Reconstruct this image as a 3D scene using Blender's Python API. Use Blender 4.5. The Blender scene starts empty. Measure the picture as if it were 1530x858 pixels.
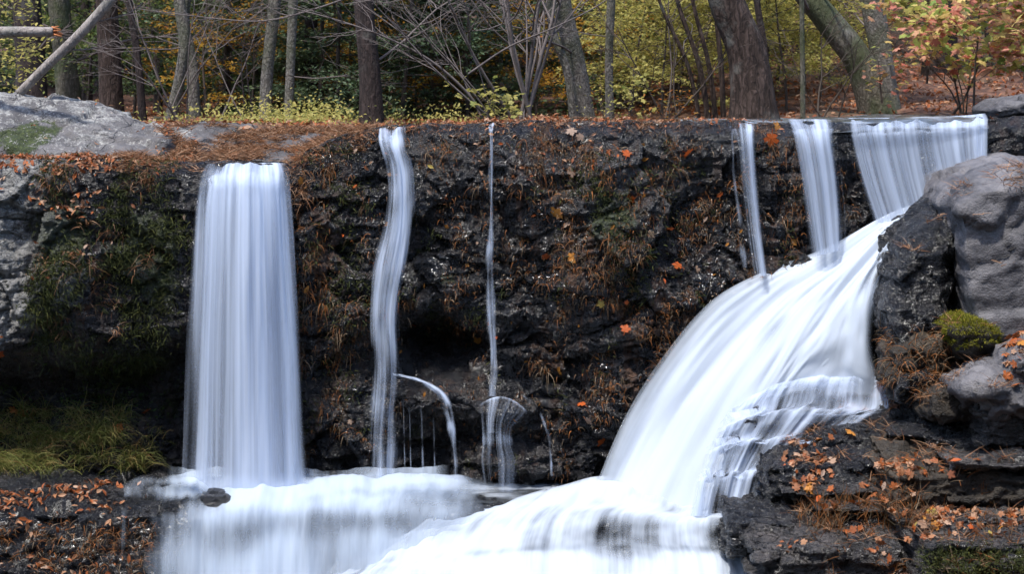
import bpy, bmesh, math, random
import numpy as np
from mathutils import Vector
random.seed(7)
RNG = np.random.default_rng(7)
F = 2295.0; HY = 150.0; CZ = 4.0
sc = bpy.context.scene
COL = sc.collection

# ------------------------------------------------------------ positions
def P(px, py, d):
    return np.array([(px-765.0)/F*d, d, CZ-(py-HY)/F*d])
def XP(px, d): return (px-765.0)/F*d
def ZP(py, d): return CZ-(py-HY)/F*d

# ------------------------------------------------------------ noise
_perm = np.random.default_rng(11).permutation(256)
_perm = np.concatenate([_perm, _perm, _perm])
_g = np.random.default_rng(12).normal(size=(256, 3)); _g /= np.linalg.norm(_g, axis=1)[:, None]
def _hash(i, j, k):
    return _perm[(_perm[(_perm[i & 255] + j) & 255] + k) & 255]
def perlin(p):
    p = np.asarray(p, float)
    i = np.floor(p).astype(int); f = p - i
    u = f*f*f*(f*(f*6-15)+10)
    out = 0
    for dx in (0, 1):
        for dy in (0, 1):
            for dz in (0, 1):
                g = _g[_hash(i[:, 0]+dx, i[:, 1]+dy, i[:, 2]+dz)]
                v = ((f - (dx, dy, dz))*g).sum(1)
                w = (u[:, 0] if dx else 1-u[:, 0])*(u[:, 1] if dy else 1-u[:, 1])*(u[:, 2] if dz else 1-u[:, 2])
                out = out + v*w
    return out*1.5
def fbm(p, octv=4, gain=.5):
    p = np.asarray(p, float); a = 1; s = 0
    for o in range(octv):
        s = s + a*perlin(p*(2.03**o)+o*17.3); a *= gain
    return s
_r = np.random.default_rng(13).random((256, 4))
def worley(p):
    """returns F1, F2, random per cell, planar tilt of nearest cell"""
    p = np.asarray(p, float); i = np.floor(p).astype(int)
    n = len(p); f1 = np.full(n, 9.); f2 = np.full(n, 9.); rid = np.zeros(n); tilt = np.zeros(n)
    for dx in (-1, 0, 1):
        for dy in (-1, 0, 1):
            for dz in (-1, 0, 1):
                c = i + (dx, dy, dz); h = _hash(c[:, 0], c[:, 1], c[:, 2])
                q = c + _r[h, :3]; v = p - q; d = np.sqrt((v*v).sum(1))
                m = d < f1
                f2 = np.where(m, f1, np.minimum(f2, d)); f1 = np.where(m, d, f1)
                rid = np.where(m, _r[h, 3], rid); tilt = np.where(m, (v*_g[h]).sum(1), tilt)
    return f1, f2, rid, tilt
def sstep(a, b, x):
    t = np.clip((x-a)/(b-a), 0, 1); return t*t*(3-2*t)
def rockdisp(p, s=1.0, amp=1.0, layer=2.2, seed=0):
    """blocky, layered rock relief"""
    q = np.asarray(p, float)+seed*7.7
    w = q + .22*np.stack([fbm(q*1.3+3, 2), fbm(q*1.3+9, 2), fbm(q*1.3+21, 2)], 1)
    k = np.array([1, 1, layer])
    f1, f2, r, t = worley(w*k*1.1*s)
    g1, g2, r2, t2 = worley(w*k*3.1*s+5)
    h1, h2, r3, t3 = worley(w*k*8.5*s+15)
    d = .16*(r-.5)+.20*t - .05*(1-sstep(0, .12, f2-f1))
    d += .06*(r2-.5)+.075*t2 - .02*(1-sstep(0, .12, g2-g1))
    d += .018*(r3-.5)+.028*t3
    d += .045*fbm(q*3.5*s, 3) + .012*fbm(q*16*s, 3)
    return d*amp/s**.6

def strata(p, freq=9., warp=.8, seed=0):
    z = p[:, 2]*freq+warp*fbm(p*np.array([.7, .7, .5])+seed*3.3, 3)+.15*p[:, 0]*freq*.15
    i = np.floor(z).astype(int); f = z-i; rr = np.random.default_rng(40+seed).random(512)
    # every bed also breaks into blocks sideways
    bx = np.floor(p[:, 0]*1.7+rr[(i*7) & 511]*9+.5*fbm(p*1.1+5, 2)).astype(int)
    bx1 = np.floor(p[:, 0]*1.7+rr[((i+1)*7) & 511]*9+.5*fbm(p*1.1+5, 2)).astype(int)
    a, b = rr[(i*13+bx*5) & 511], rr[((i+1)*13+bx1*5) & 511]
    k = sstep(.72, 1., f); return (a*(1-k)+b*k)-.5-.25*np.exp(-((f-.86)/.08)**2)
# ------------------------------------------------------------ mesh building
def mesh_obj(name, V, Fc, mat=None, parent=None, smooth=True, uv=None, attrs=None):
    V = np.asarray(V, np.float32); me = bpy.data.meshes.new(name)
    Fc = np.asarray(Fc, np.int32); n, k = Fc.shape
    me.vertices.add(len(V)); me.vertices.foreach_set('co', V.ravel())
    me.loops.add(n*k); me.loops.foreach_set('vertex_index', Fc.ravel())
    me.polygons.add(n); me.polygons.foreach_set('loop_start', np.arange(0, n*k, k, dtype=np.int32))
    me.polygons.foreach_set('loop_total', np.full(n, k, np.int32))
    me.polygons.foreach_set('use_smooth', np.full(n, smooth))
    if uv is not None:
        l = me.uv_layers.new(name='UVMap'); l.data.foreach_set('uv', np.asarray(uv, np.float32)[Fc.ravel()].ravel())
    for a, v in (attrs or {}).items():
        at = me.attributes.new(a, 'FLOAT', 'POINT'); at.data.foreach_set('value', np.asarray(v, np.float32))
    me.update(); me.validate()
    if mat: me.materials.append(mat)
    o = bpy.data.objects.new(name, me); COL.objects.link(o)
    if parent: o.parent = parent
    return o
def grid_faces(nu, nv):
    a = np.arange(nu*nv).reshape(nu, nv)
    return np.stack([a[:-1, :-1], a[1:, :-1], a[1:, 1:], a[:-1, 1:]], -1).reshape(-1, 4)
def tag(o, label=None, cat=None, group=None, kind=None):
    if label: o['label'] = label
    if cat: o['category'] = cat
    if group: o['group'] = group
    if kind: o['kind'] = kind
    return o
def empty(name, loc, label, cat, group=None):
    o = bpy.data.objects.new(name, None); o.empty_display_size = .1; COL.objects.link(o); o.location = Vector([float(v) for v in loc])
    return tag(o, label, cat, group)
def crs(C, n):
    """Catmull-Rom resample of (k,...) control array to n samples"""
    C = np.asarray(C, float); k = len(C)
    E = np.concatenate([[2*C[0]-C[1]], C, [2*C[-1]-C[-2]]])
    t = np.linspace(0, k-1-1e-9, n); i = np.floor(t).astype(int)
    f = (t-i).reshape((-1,)+(1,)*(C.ndim-1))
    a, b, c, d = E[i], E[i+1], E[i+2], E[i+3]
    return .5*((2*b)+(-a+c)*f+(2*a-5*b+4*c-d)*f*f+(-a+3*b-3*c+d)*f**3)
def loft(rows, nu, nv):
    """rows: flow lines of (px,py,d). returns (nu,nv,3): u across lines, v along them"""
    C = np.array([[P(*q) for q in r] for r in rows])
    G = crs(C, nu); G = crs(np.swapaxes(G, 0, 1), nv); return np.swapaxes(G, 0, 1)
def grid_normals(G):
    du = np.gradient(G, axis=0); dv = np.gradient(G, axis=1)
    n = np.cross(du, dv); l = np.linalg.norm(n, axis=2, keepdims=True)+1e-9
    n = n/l
    n[n[:, :, 1] > .3] *= 1
    s = np.sign((n*(np.array([0, 0, CZ])-G)).sum(2, keepdims=True)); return n*s     # towards the open side
def hull_rock(name, pts, mat, voxel=.035, amp=1.0, s=1.0, layer=2.2, seed=0, smooth_it=4, parent=None, attrs=None, flat=False, sa=.10, sf=9.):
    """closed rock: union of convex hulls, remeshed, then relieved"""
    groups = pts if isinstance(pts[0][0], (list, tuple, np.ndarray)) and len(np.shape(pts[0])) == 2 else [pts]
    bm = bmesh.new()
    for g in groups:
        b = bmesh.new()
        for p in g: b.verts.new([float(x) for x in p])
        r = bmesh.ops.convex_hull(b, input=b.verts)
        dead = [e for e in r['geom_interior'] if isinstance(e, bmesh.types.BMVert)]
        bmesh.ops.delete(b, geom=dead, context='VERTS')
        me = bpy.data.meshes.new('t'); b.to_mesh(me); b.free(); bm.from_mesh(me); bpy.data.meshes.remove(me)
    me = bpy.data.meshes.new(name); bm.to_mesh(me); bm.free()
    o = bpy.data.objects.new(name, me); COL.objects.link(o)
    m = o.modifiers.new('r', 'REMESH'); m.mode = 'VOXEL'; m.voxel_size = voxel
    m = o.modifiers.new('s', 'SMOOTH'); m.iterations = smooth_it; m.factor = .5
    dg = bpy.context.evaluated_depsgraph_get()
    nm = bpy.data.meshes.new_from_object(o.evaluated_get(dg)); o.modifiers.clear(); o.data = nm; bpy.data.meshes.remove(me)
    nm.name = name
    n = len(nm.vertices); V = np.empty(n*3, np.float32); nm.vertices.foreach_get('co', V); V = V.reshape(-1, 3)
    N = np.array([v.normal[:] for v in nm.vertices])
    V2 = V + N*rockdisp(V, s, amp, layer, seed)[:, None]
    if sa: V2 = V2 + N*(sa*strata(V, sf, .8, seed)*(1-np.clip(N[:, 2], 0, 1)**2))[:, None]
    nm.vertices.foreach_set('co', V2.astype(np.float32).ravel())
    nm.polygons.foreach_set('use_smooth', np.full(len(nm.polygons), not flat)); nm.update()
    nm.materials.clear(); nm.materials.append(mat)
    if attrs:
        for a, f in attrs.items():
            at = nm.attributes.new(a, 'FLOAT', 'POINT'); at.data.foreach_set('value', np.asarray(f(V2, N), np.float32))
    if parent: o.parent = parent
    return o
def verts_of(o):
    n = len(o.data.vertices); V = np.empty(n*3, np.float32); o.data.vertices.foreach_get('co', V)
    N = np.empty(n*3, np.float32); o.data.vertices.foreach_get('normal', N)
    return V.reshape(-1, 3).astype(float), N.reshape(-1, 3).astype(float)

# ------------------------------------------------------------ materials
class NT:
    def __init__(s, name):
        s.m = bpy.data.materials.new(name); s.m.use_nodes = True; s.t = s.m.node_tree; s.t.nodes.clear()
        s.out = s.t.nodes.new('ShaderNodeOutputMaterial')
    def n(s, typ, ins=None, **kw):
        x = s.t.nodes.new(typ)
        for k, v in kw.items(): setattr(x, k, v)
        for k, v in (ins or {}).items():
            if hasattr(v, 'links') or isinstance(v, bpy.types.NodeSocket): s.t.links.new(v, x.inputs[k])
            else: x.inputs[k].default_value = v
        return x
    def math(s, op, a, b=0.0, c=None):
        x = s.n('ShaderNodeMath', {0: a, 1: b}, operation=op)
        if c is not None:
            if isinstance(c, bpy.types.NodeSocket): s.t.links.new(c, x.inputs[2])
            else: x.inputs[2].default_value = c
        return x.outputs[0]
    def noise(s, vec, scale, detail=4, rough=.55, dist=0):
        return s.n('ShaderNodeTexNoise', {'Vector': vec, 'Scale': scale, 'Detail': detail, 'Roughness': rough, 'Distortion': dist}).outputs['Fac']
    def mapping(s, vec, scale=(1, 1, 1), loc=(0, 0, 0), rot=(0, 0, 0)):
        return s.n('ShaderNodeMapping', {'Vector': vec, 'Scale': scale, 'Location': loc, 'Rotation': rot}).outputs[0]
    def step(s, x, a, b):
        r = s.n('ShaderNodeMapRange', {0: x, 1: a, 2: b, 3: 0., 4: 1.}); r.interpolation_type = 'SMOOTHSTEP'; return r.outputs[0]
    def mix(s, f, a, b):
        x = s.n('ShaderNodeMix', data_type='RGBA')
        for i, v in ((0, f), (6, a), (7, b)):
            if isinstance(v, bpy.types.NodeSocket): s.t.links.new(v, x.inputs[i])
            elif i == 0: x.inputs[0].default_value = v
            else: x.inputs[i].default_value = (*v, 1) if len(v) == 3 else v
        return x.outputs[2]
    def ramp(s, f, stops):
        x = s.n('ShaderNodeValToRGB', {0: f}); e = x.color_ramp.elements
        while len(e) < len(stops): e.new(.5)
        for q, (p, c) in zip(e, stops): q.position = p; q.color = (*c, 1)
        return x.outputs[0]
    def attr(s, name): return s.n('ShaderNodeAttribute', attribute_name=name).outputs['Fac']
    def pos(s): return s.n('ShaderNodeTexCoord').outputs['Object']
    def bump(s, h, strength=.5, dist=.02, normal=None):
        x = s.n('ShaderNodeBump', {'Height': h, 'Strength': strength, 'Distance': dist})
        if normal: s.t.links.new(normal, x.inputs['Normal'])
        return x.outputs[0]
    def end(s, sh): s.t.links.new(sh, s.out.inputs[0]); return s.m

def rock_mat(name, stops, scale=1.6, rough=(.3, .7), bump=.6, lichen=False, moss=False, rust=False, cracks=True, stretch=(1, 1, 1.8), glint=.5):
    t = NT(name); p = t.pos(); ps = t.mapping(p, stretch)
    n1 = t.noise(ps, scale, 6, .6, .4); n2 = t.noise(ps, scale*7, 5, .65); n3 = t.noise(p, scale*38, 3, .6)
    f = t.math('ADD', t.math('MULTIPLY', n1, .6), t.math('MULTIPLY', n2, .4))
    f = t.step(f, .3, .7)
    c = t.ramp(f, stops)
    h = t.math('ADD', t.math('MULTIPLY', n2, 1.0), t.math('MULTIPLY', n3, .5))
    if cracks:
        v = t.n('ShaderNodeTexVoronoi', {'Vector': t.mapping(ps, loc=(3, 1, 2)), 'Scale': scale*2.6}, feature='DISTANCE_TO_EDGE').outputs['Distance']
        wv = t.n('ShaderNodeMix', data_type='RGBA'); 
        cr = t.math('SUBTRACT', 1., t.step(v, .0, .035))
        cr = t.math('MULTIPLY', cr, t.step(t.noise(p, scale*1.7, 3), .5, .6))
        c = t.mix(t.math('MULTIPLY', cr, .75), c, (.012, .011, .01)); h = t.math('SUBTRACT', h, t.math('MULTIPLY', cr, .7))
    ro = t.n('ShaderNodeMapRange', {0: n2, 1: .3, 2: .7, 3: rough[0], 4: rough[1]}).outputs[0]
    if rust:
        st = t.noise(t.mapping(p, (7, 7, .9)), 1.2, 5, .6)
        rm = t.math('MULTIPLY', t.step(st, .5, .68), t.attr('rust'))
        c = t.mix(t.math('MULTIPLY', rm, .8), c, (.10, .042, .016)); ro = t.mix(rm, ro, (.8, .8, .8))
    if moss:
        mn = t.step(t.math('ADD', t.noise(p, 5, 6, .65), t.math('MULTIPLY', t.math('SUBTRACT', t.attr('moss'), .5), .8)), .5, .62)
        mc = t.ramp(t.noise(p, 30, 4), [(.3, (.012, .018, .006)), (.6, (.04, .055, .012)), (.8, (.09, .10, .02))])
        c = t.mix(mn, c, mc); ro = t.mix(mn, ro, (.9, .9, .9)); h = t.math('ADD', h, t.math('MULTIPLY', mn, t.noise(p, 60, 3)))
    if rust:
        dry = t.attr('dry'); c = t.mix(dry, c, t.mix(n2, (.035, .033, .034), (.16, .15, .145))); ro = t.mix(dry, ro, (.8, .8, .8))
    if lichen:
        ln = t.noise(t.mapping(p, loc=(5, 5, 5)), 6.5, 7, .68)
        sp = t.n('ShaderNodeTexVoronoi', {'Vector': t.n('ShaderNodeVectorMath', {0: p, 1: t.n('ShaderNodeTexNoise', {'Vector': p, 'Scale': 14.}).outputs['Color']}, operation='ADD').outputs[0], 'Scale': 7.}).outputs['Distance']
        lf = t.math('ADD', t.math('ADD', ln, t.math('MULTIPLY', t.math('SUBTRACT', .38, sp), .35)), t.math('MULTIPLY', t.math('SUBTRACT', t.attr('lichen'), .5), .55))
        lm = t.step(lf, .52, .60)
        lc = t.ramp(t.noise(p, 25, 5), [(.3, (.10, .095, .09)), (.5, (.20, .195, .185)), (.7, (.36, .35, .32))])
        c = t.mix(t.math('MULTIPLY', lm, .9), c, lc); ro = t.mix(lm, ro, (.9, .9, .9))
    if rust:
        sh_ = t.math('MULTIPLY', t.attr('sheen'), t.step(t.noise(t.mapping(p, (1, 1, .6)), 5.0, 6, .7), .44, .54)); ro = t.mix(sh_, ro, (.16, .16, .16))
        sp_ = t.math('ADD', glint, t.math('MULTIPLY', sh_, 1.3)); h = t.math('ADD', h, t.math('MULTIPLY', t.math('MULTIPLY', n3, sh_), 1.2))
    else: sp_ = glint
    b = t.bump(h, bump, .035)
    sh = t.n('ShaderNodeBsdfPrincipled', {'Base Color': c, 'Roughness': ro, 'Normal': b, 'Specular IOR Level': sp_})
    return t.end(sh.outputs[0])

def leaf_mat(name, stops, transl=.45, rough=.55, spread=1.0):
    t = NT(name); r = t.n('ShaderNodeNewGeometry').outputs['Random Per Island']
    c = t.ramp(r, stops)
    c = t.mix(t.math('MULTIPLY', t.noise(t.pos(), 40, 3), .5), c, (.05, .03, .01))
    d = t.n('ShaderNodeBsdfPrincipled', {'Base Color': c, 'Roughness': rough, 'Specular IOR Level': .3})
    tr = t.n('ShaderNodeBsdfTranslucent', {'Color': c})
    m = t.n('ShaderNodeMixShader', {0: transl, 1: d.outputs[0], 2: tr.outputs[0]})
    return t.end(m.outputs[0])

def water_mat(name, fx=9.0, fy=.35, fine=2.8, k=.9, soft=.35, amax=1.0, col=(.55, .63, .77), seed=0., dif=.7, bumpd=.03, glossy=.0):
    t = NT(name); uv = t.n('ShaderNodeUVMap', uv_map='UVMap').outputs[0]
    wob = t.noise(t.mapping(uv, (.8, .5, 1), (seed, 0, 0)), 1.2, 2)
    a = t.noise(t.mapping(uv, (fx, fy, 1), (seed, seed*.3, 0)), 1, 3, .5, .15)
    b = t.noise(t.mapping(uv, (fx*fine, fy*1.4, 1), (seed*2, 4, 0)), 1, 4, .6, .1)
    c_ = t.noise(t.mapping(uv, (fx*.28, fy*1.2, 1), (seed*3, 7, 0)), 1, 2, .5, .2)
    s = t.math('ADD', t.math('ADD', t.math('MULTIPLY', a, .45), t.math('MULTIPLY', b, .25)), t.math('MULTIPLY', c_, .3))
    x = t.math('ADD', t.attr('dens'), t.math('MULTIPLY', t.math('SUBTRACT', s, .5), k*2.4))
    al = t.math('MULTIPLY', t.step(x, .5-soft, .5+soft), amax)
    bp = t.bump(s, .55, bumpd)
    d = t.n('ShaderNodeBsdfDiffuse', {'Color': (*col, 1), 'Normal': bp}); tr = t.n('ShaderNodeBsdfTranslucent', {'Color': (*col, 1)})
    body = t.n('ShaderNodeMixShader', {0: 1-dif, 1: d.outputs[0], 2: tr.outputs[0]}).outputs[0]
    if glossy:
        g = t.n('ShaderNodeBsdfGlossy', {'Roughness': .25, 'Normal': bp, 'Color': (.9, .95, 1, 1)})
        body = t.n('ShaderNodeMixShader', {0: glossy, 1: body, 2: g.outputs[0]}).outputs[0]
    m = t.n('ShaderNodeMixShader', {0: al, 1: t.n('ShaderNodeBsdfTransparent').outputs[0], 2: body})
    return t.end(m.outputs[0])

def bark_mat(name, stops, sc_=1.0, moss=.0, zst=.12):
    t = NT(name); p = t.pos(); q = t.mapping(p, (1, 1, zst))
    n = t.noise(q, 26*sc_, 5, .65, .6); m = t.noise(p, 3.0, 4)
    dp = t.n('ShaderNodeVectorMath', {0: t.mapping(p, (1, 1, zst*1.3)), 1: t.n('ShaderNodeVectorMath', {0: t.n('ShaderNodeTexNoise', {'Vector': t.mapping(p, (1, 1, .6)), 'Scale': 9., 'Detail': 4.}).outputs['Color'], 1: (.16, .16, .16)}, operation='MULTIPLY').outputs[0]}, operation='ADD').outputs[0]
    v = t.n('ShaderNodeTexVoronoi', {'Vector': dp, 'Scale': 15.*sc_, 'Randomness': 1.}, feature='DISTANCE_TO_EDGE').outputs['Distance']
    f = t.math('ADD', t.math('MULTIPLY', n, .85), t.math('MULTIPLY', t.step(v, 0, .25), .18))
    c = t.ramp(f, stops)
    c = t.mix(t.math('MULTIPLY', t.step(m, .55, .72), .5), c, (.17, .17, .15))
    if moss: c = t.mix(t.math('MULTIPLY', t.step(t.noise(p, 2.3, 5), .42, .6), moss), c, (.05, .065, .025))
    b = t.bump(f, .9, .03)
    return t.end(t.n('ShaderNodeBsdfPrincipled', {'Base Color': c, 'Roughness': .85, 'Normal': b, 'Specular IOR Level': .2}).outputs[0])

def plain_mat(name, c, rough=.8, var=.5):
    t = NT(name); n = t.noise(t.pos(), 30, 4)
    cc = t.mix(n, [x*(1-var) for x in c], [x*(1+var) for x in c])
    return t.end(t.n('ShaderNodeBsdfPrincipled', {'Base Color': cc, 'Roughness': rough, 'Specular IOR Level': .2}).outputs[0])

M = {}
M['cliff'] = rock_mat('wet_cliff_rock', [(0, (.003, .003, .004)), (.5, (.008, .008, .010)), (.85, (.024, .021, .020)), (1, (.07, .058, .05))], 1.8, (.08, .42), 1.2, lichen=True, moss=True, rust=True, glint=.5)
M['lichen_rock'] = rock_mat('lichened_grey_rock', [(0, (.035, .032, .033)), (.5, (.08, .074, .074)), (1, (.14, .13, .128))], 1.5, (.6, .9), .8, lichen=True, moss=True)
M['grey_rock'] = rock_mat('smooth_grey_rock', [(0, (.026, .025, .028)), (.5, (.085, .081, .086)), (1, (.16, .151, .154))], 1.6, (.45, .8), .6, cracks=False, stretch=(1, 1, 1.5), glint=.4)
M['wet_rock'] = rock_mat('black_wet_rock', [(0, (.003, .003, .004)), (.6, (.009, .009, .011)), (1, (.045, .041, .040))], 2.6, (.06, .38), 1.3, stretch=(1, 1, 2.4), glint=.9)
M['brown_rock'] = rock_mat('brown_mossy_rock', [(0, (.008, .006, .004)), (.5, (.026, .019, .012)), (1, (.07, .054, .038))], 2.2, (.4, .8), 1.0)
M['slab_rock'] = rock_mat('grey_slab_rock', [(0, (.010, .009, .009)), (.5, (.030, .027, .026)), (1, (.11, .095, .088))], 2.4, (.12, .5), 1.2, stretch=(1, 1, 3), glint=.8)
M['moss'] = leaf_mat('green_moss', [(0, (.10, .12, .012)), (.5, (.24, .24, .02)), (1, (.38, .34, .04))], .3, .9)
ORANGE = [(0, (.16, .04, .015)), (.25, (.42, .11, .025)), (.45, (.30, .10, .04)), (.65, (.46, .22, .11)), (.85, (.50, .32, .22)), (1, (.18, .07, .03))]
M['leaf_litter'] = leaf_mat('fallen_autumn_leaves', ORANGE, .2, .6)
M['leaf_red'] = leaf_mat('red_leaf', [(0, (.48, .06, .012)), (1, (.55, .13, .02))], .3)
M['leaf_brown'] = leaf_mat('brown_leaf', [(0, (.16, .065, .03)), (1, (.26, .12, .06))], .2)
M['leaf_orange'] = leaf_mat('orange_leaf', [(0, (.60, .20, .03)), (1, (.55, .26, .05))], .3)
M['leaf_tan'] = leaf_mat('tan_leaf', [(0, (.34, .22, .16)), (1, (.42, .30, .23))], .3)
M['leaf_yellow'] = leaf_mat('yellow_leaf', [(0, (.40, .29, .05)), (1, (.45, .34, .08))], .3)
M['needles'] = leaf_mat('orange_pine_needles', [(0, (.14, .05, .018)), (.4, (.30, .13, .055)), (.75, (.46, .28, .17)), (1, (.09, .04, .02))], .2, .7)
M['drygrass'] = leaf_mat('hanging_dead_grass', [(0, (.14, .05, .015)), (.3, (.38, .13, .03)), (.5, (.16, .09, .045)), (.75, (.05, .04, .022)), (1, (.36, .26, .17))], .2, .7)
M['grass'] = leaf_mat('olive_grass', [(0, (.10, .15, .03)), (.45, (.22, .25, .06)), (.75, (.40, .36, .13)), (1, (.45, .25, .10))], .35, .6)
M['fern'] = leaf_mat('green_leaves_on_rock', [(0, (.03, .08, .02)), (1, (.08, .16, .03))], .4)
M['darkmoss'] = leaf_mat('dark_moss_tufts', [(0, (.015, .03, .008)), (.6, (.04, .06, .015)), (1, (.09, .10, .02))], .2, .9)
M['yg'] = leaf_mat('yellow_green_leaves', [(0, (.38, .38, .09)), (.4, (.58, .53, .16)), (.75, (.66, .55, .16)), (1, (.26, .32, .08))], .5)
M['gold'] = leaf_mat('golden_leaves', [(0, (.50, .28, .03)), (.5, (.60, .38, .05)), (1, (.60, .22, .03))], .5)
M['green'] = leaf_mat('green_leaves', [(0, (.06, .11, .035)), (.6, (.11, .17, .05)), (.9, (.2, .25, .07)), (1, (.36, .34, .08))], .4)
M['hemlock'] = leaf_mat('dark_hemlock_needles', [(0, (.035, .075, .038)), (.6, (.07, .13, .06)), (1, (.14, .19, .08))], .25)
M['orangefol'] = leaf_mat('orange_crown_leaves', [(0, (.55, .16, .03)), (.5, (.60, .26, .05)), (1, (.58, .38, .08))], .5)
M['pinkfol'] = leaf_mat('pink_red_maple_leaves', [(0, (.62, .17, .12)), (.3, (.72, .34, .24)), (.55, (.75, .55, .20)), (.8, (.62, .58, .14)), (1, (.2, .34, .07))], .45)
M['bark_brown'] = bark_mat('ridged_brown_bark', [(.25, (.008, .005, .004)), (.5, (.035, .023, .018)), (.8, (.09, .062, .052))])
M['bark_dark'] = bark_mat('dark_bark', [(.2, (.010, .008, .008)), (.5, (.03, .022, .02)), (.85, (.07, .05, .045))])
M['bark_grey'] = bark_mat('grey_lichened_bark', [(.2, (.04, .035, .03)), (.5, (.13, .115, .10)), (.8, (.26, .24, .21))], 1.4, .45, .5)
M['bark_moss'] = bark_mat('mossy_bark', [(.2, (.03, .028, .02)), (.5, (.09, .08, .06)), (.8, (.18, .16, .13))], 1.2, .7, .3)
M['twig'] = plain_mat('grey_twigs', (.13, .108, .10))
M['twigdark'] = plain_mat('dark_twigs', (.07, .055, .045))
M['deadwood'] = bark_mat('bleached_dead_wood', [(.2, (.10, .085, .075)), (.5, (.24, .21, .19)), (.85, (.36, .32, .29))], 1., 0, .1)
M['heartwood'] = plain_mat('broken_orange_wood', (.45, .17, .07))

# ------------------------------------------------------------ leaves and blades
def maple_template():
    v = []; pts = [(.015, -.62), (.03, -.28), (.20, -.26), (.36, -.24), (.27, -.06), (.50, .10), (.40, .17), (.42, .30), (.17, .20), (.19, .38), (.10, .40), (0, .56), (-.10, .38), (-.18, .37), (-.16, .20), (-.40, .32), (-.42, .18), (-.50, .08), (-.28, -.05), (-.37, -.22), (-.20, -.27), (-.03, -.28), (-.015, -.62)]
    jr = np.random.default_rng(3); pts = [(x*(1+jr.normal(0, .05)), y*(1+jr.normal(0, .06))) for x, y in pts]
    v = [(0, 0, 0)]+[(x, y, -.35*(x*x+y*y)+.12*abs(x)) for x, y in pts]
    n_ = len(pts); f = [(0, i+1, (i+1) % n_+1) for i in range(n_)]
    return np.array(v, float), np.array(f)
def oval_template():
    v = [(0, -.5, -.05), (.22, -.1, .06), (0, -.1, 0), (-.22, -.1, .06), (.16, .25, .02), (0, .2, -.03), (-.16, .25, .02), (0, .55, -.12)]
    f = [(0, 1, 2), (0, 2, 3), (1, 4, 5), (1, 5, 2), (2, 5, 6), (2, 6, 3), (4, 7, 5), (5, 7, 6)]
    return np.array(v, float), np.array(f)
def quad_template():
    v = [(0, -.5, 0), (.25, 0, .05), (0, .5, -.05), (-.25, 0, .05)]
    return np.array(v, float), np.array([(0, 1, 2), (0, 2, 3)])
def frames(N, spin):
    """orientation matrices with z along N"""
    N = N/(np.linalg.norm(N, axis=1)[:, None]+1e-9)
    a = np.where(np.abs(N[:, 2:3]) < .9, [[0, 0, 1.]], [[1., 0, 0]])
    X = np.cross(a, N); X /= np.linalg.norm(X, axis=1)[:, None]+1e-9; Y = np.cross(N, X)
    c, s = np.cos(spin)[:, None], np.sin(spin)[:, None]
    return X*c+Y*s, -X*s+Y*c, N
def scatter_leaves(pos, nrm, size, tmpl, jitter=.5, rng=RNG, zflat=1.0):
    V0, F0 = tmpl; n = len(pos)
    N = nrm/(np.linalg.norm(nrm, axis=1)[:, None]+1e-9)+rng.normal(size=(n, 3))*jitter
    X, Y, Z = frames(N, rng.random(n)*6.283)
    curl = rng.uniform(.3, 1.8, n)*zflat
    s = size[:, None, None] if np.ndim(size) else size
    V = (X[:, None]*V0[None, :, 0:1]+Y[:, None]*V0[None, :, 1:2]+Z[:, None]*(V0[None, :, 2:3]*curl[:, None, None]))*s+pos[:, None]
    Fc = F0[None]+(np.arange(n)*len(V0))[:, None, None]
    return V.reshape(-1, 3), Fc.reshape(-1, 3)
def blades(pos, dirv, length, width, droop, rng=RNG, seg=4):
    """tapered curved blades; dirv start direction, droop pulls down"""
    n = len(pos); D = dirv/(np.linalg.norm(dirv, axis=1)[:, None]+1e-9)
    side = np.cross(D, rng.normal(size=(n, 3))); side /= np.linalg.norm(side, axis=1)[:, None]+1e-9
    t = np.linspace(0, 1, seg+1); V = np.zeros((n, (seg+1)*2, 3)); c = pos.copy(); d = D.copy()
    for k in range(seg+1):
        w = (width*(1-t[k]*.85))[:, None]*.5
        V[:, 2*k] = c-side*w; V[:, 2*k+1] = c+side*w
        c = c+d*(length/seg)[:, None]; d = d+np.stack([rng.normal(0, .12, n), rng.normal(0, .12, n), -droop/seg*np.ones(n)], 1)
        d /= np.linalg.norm(d, axis=1)[:, None]
    base = (np.arange(n)*(seg+1)*2)[:, None, None]
    F0 = np.array([(2*k, 2*k+1, 2*k+3, 2*k+2) for k in range(seg)])
    return V.reshape(-1, 3), (F0[None]+base).reshape(-1, 4)
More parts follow.
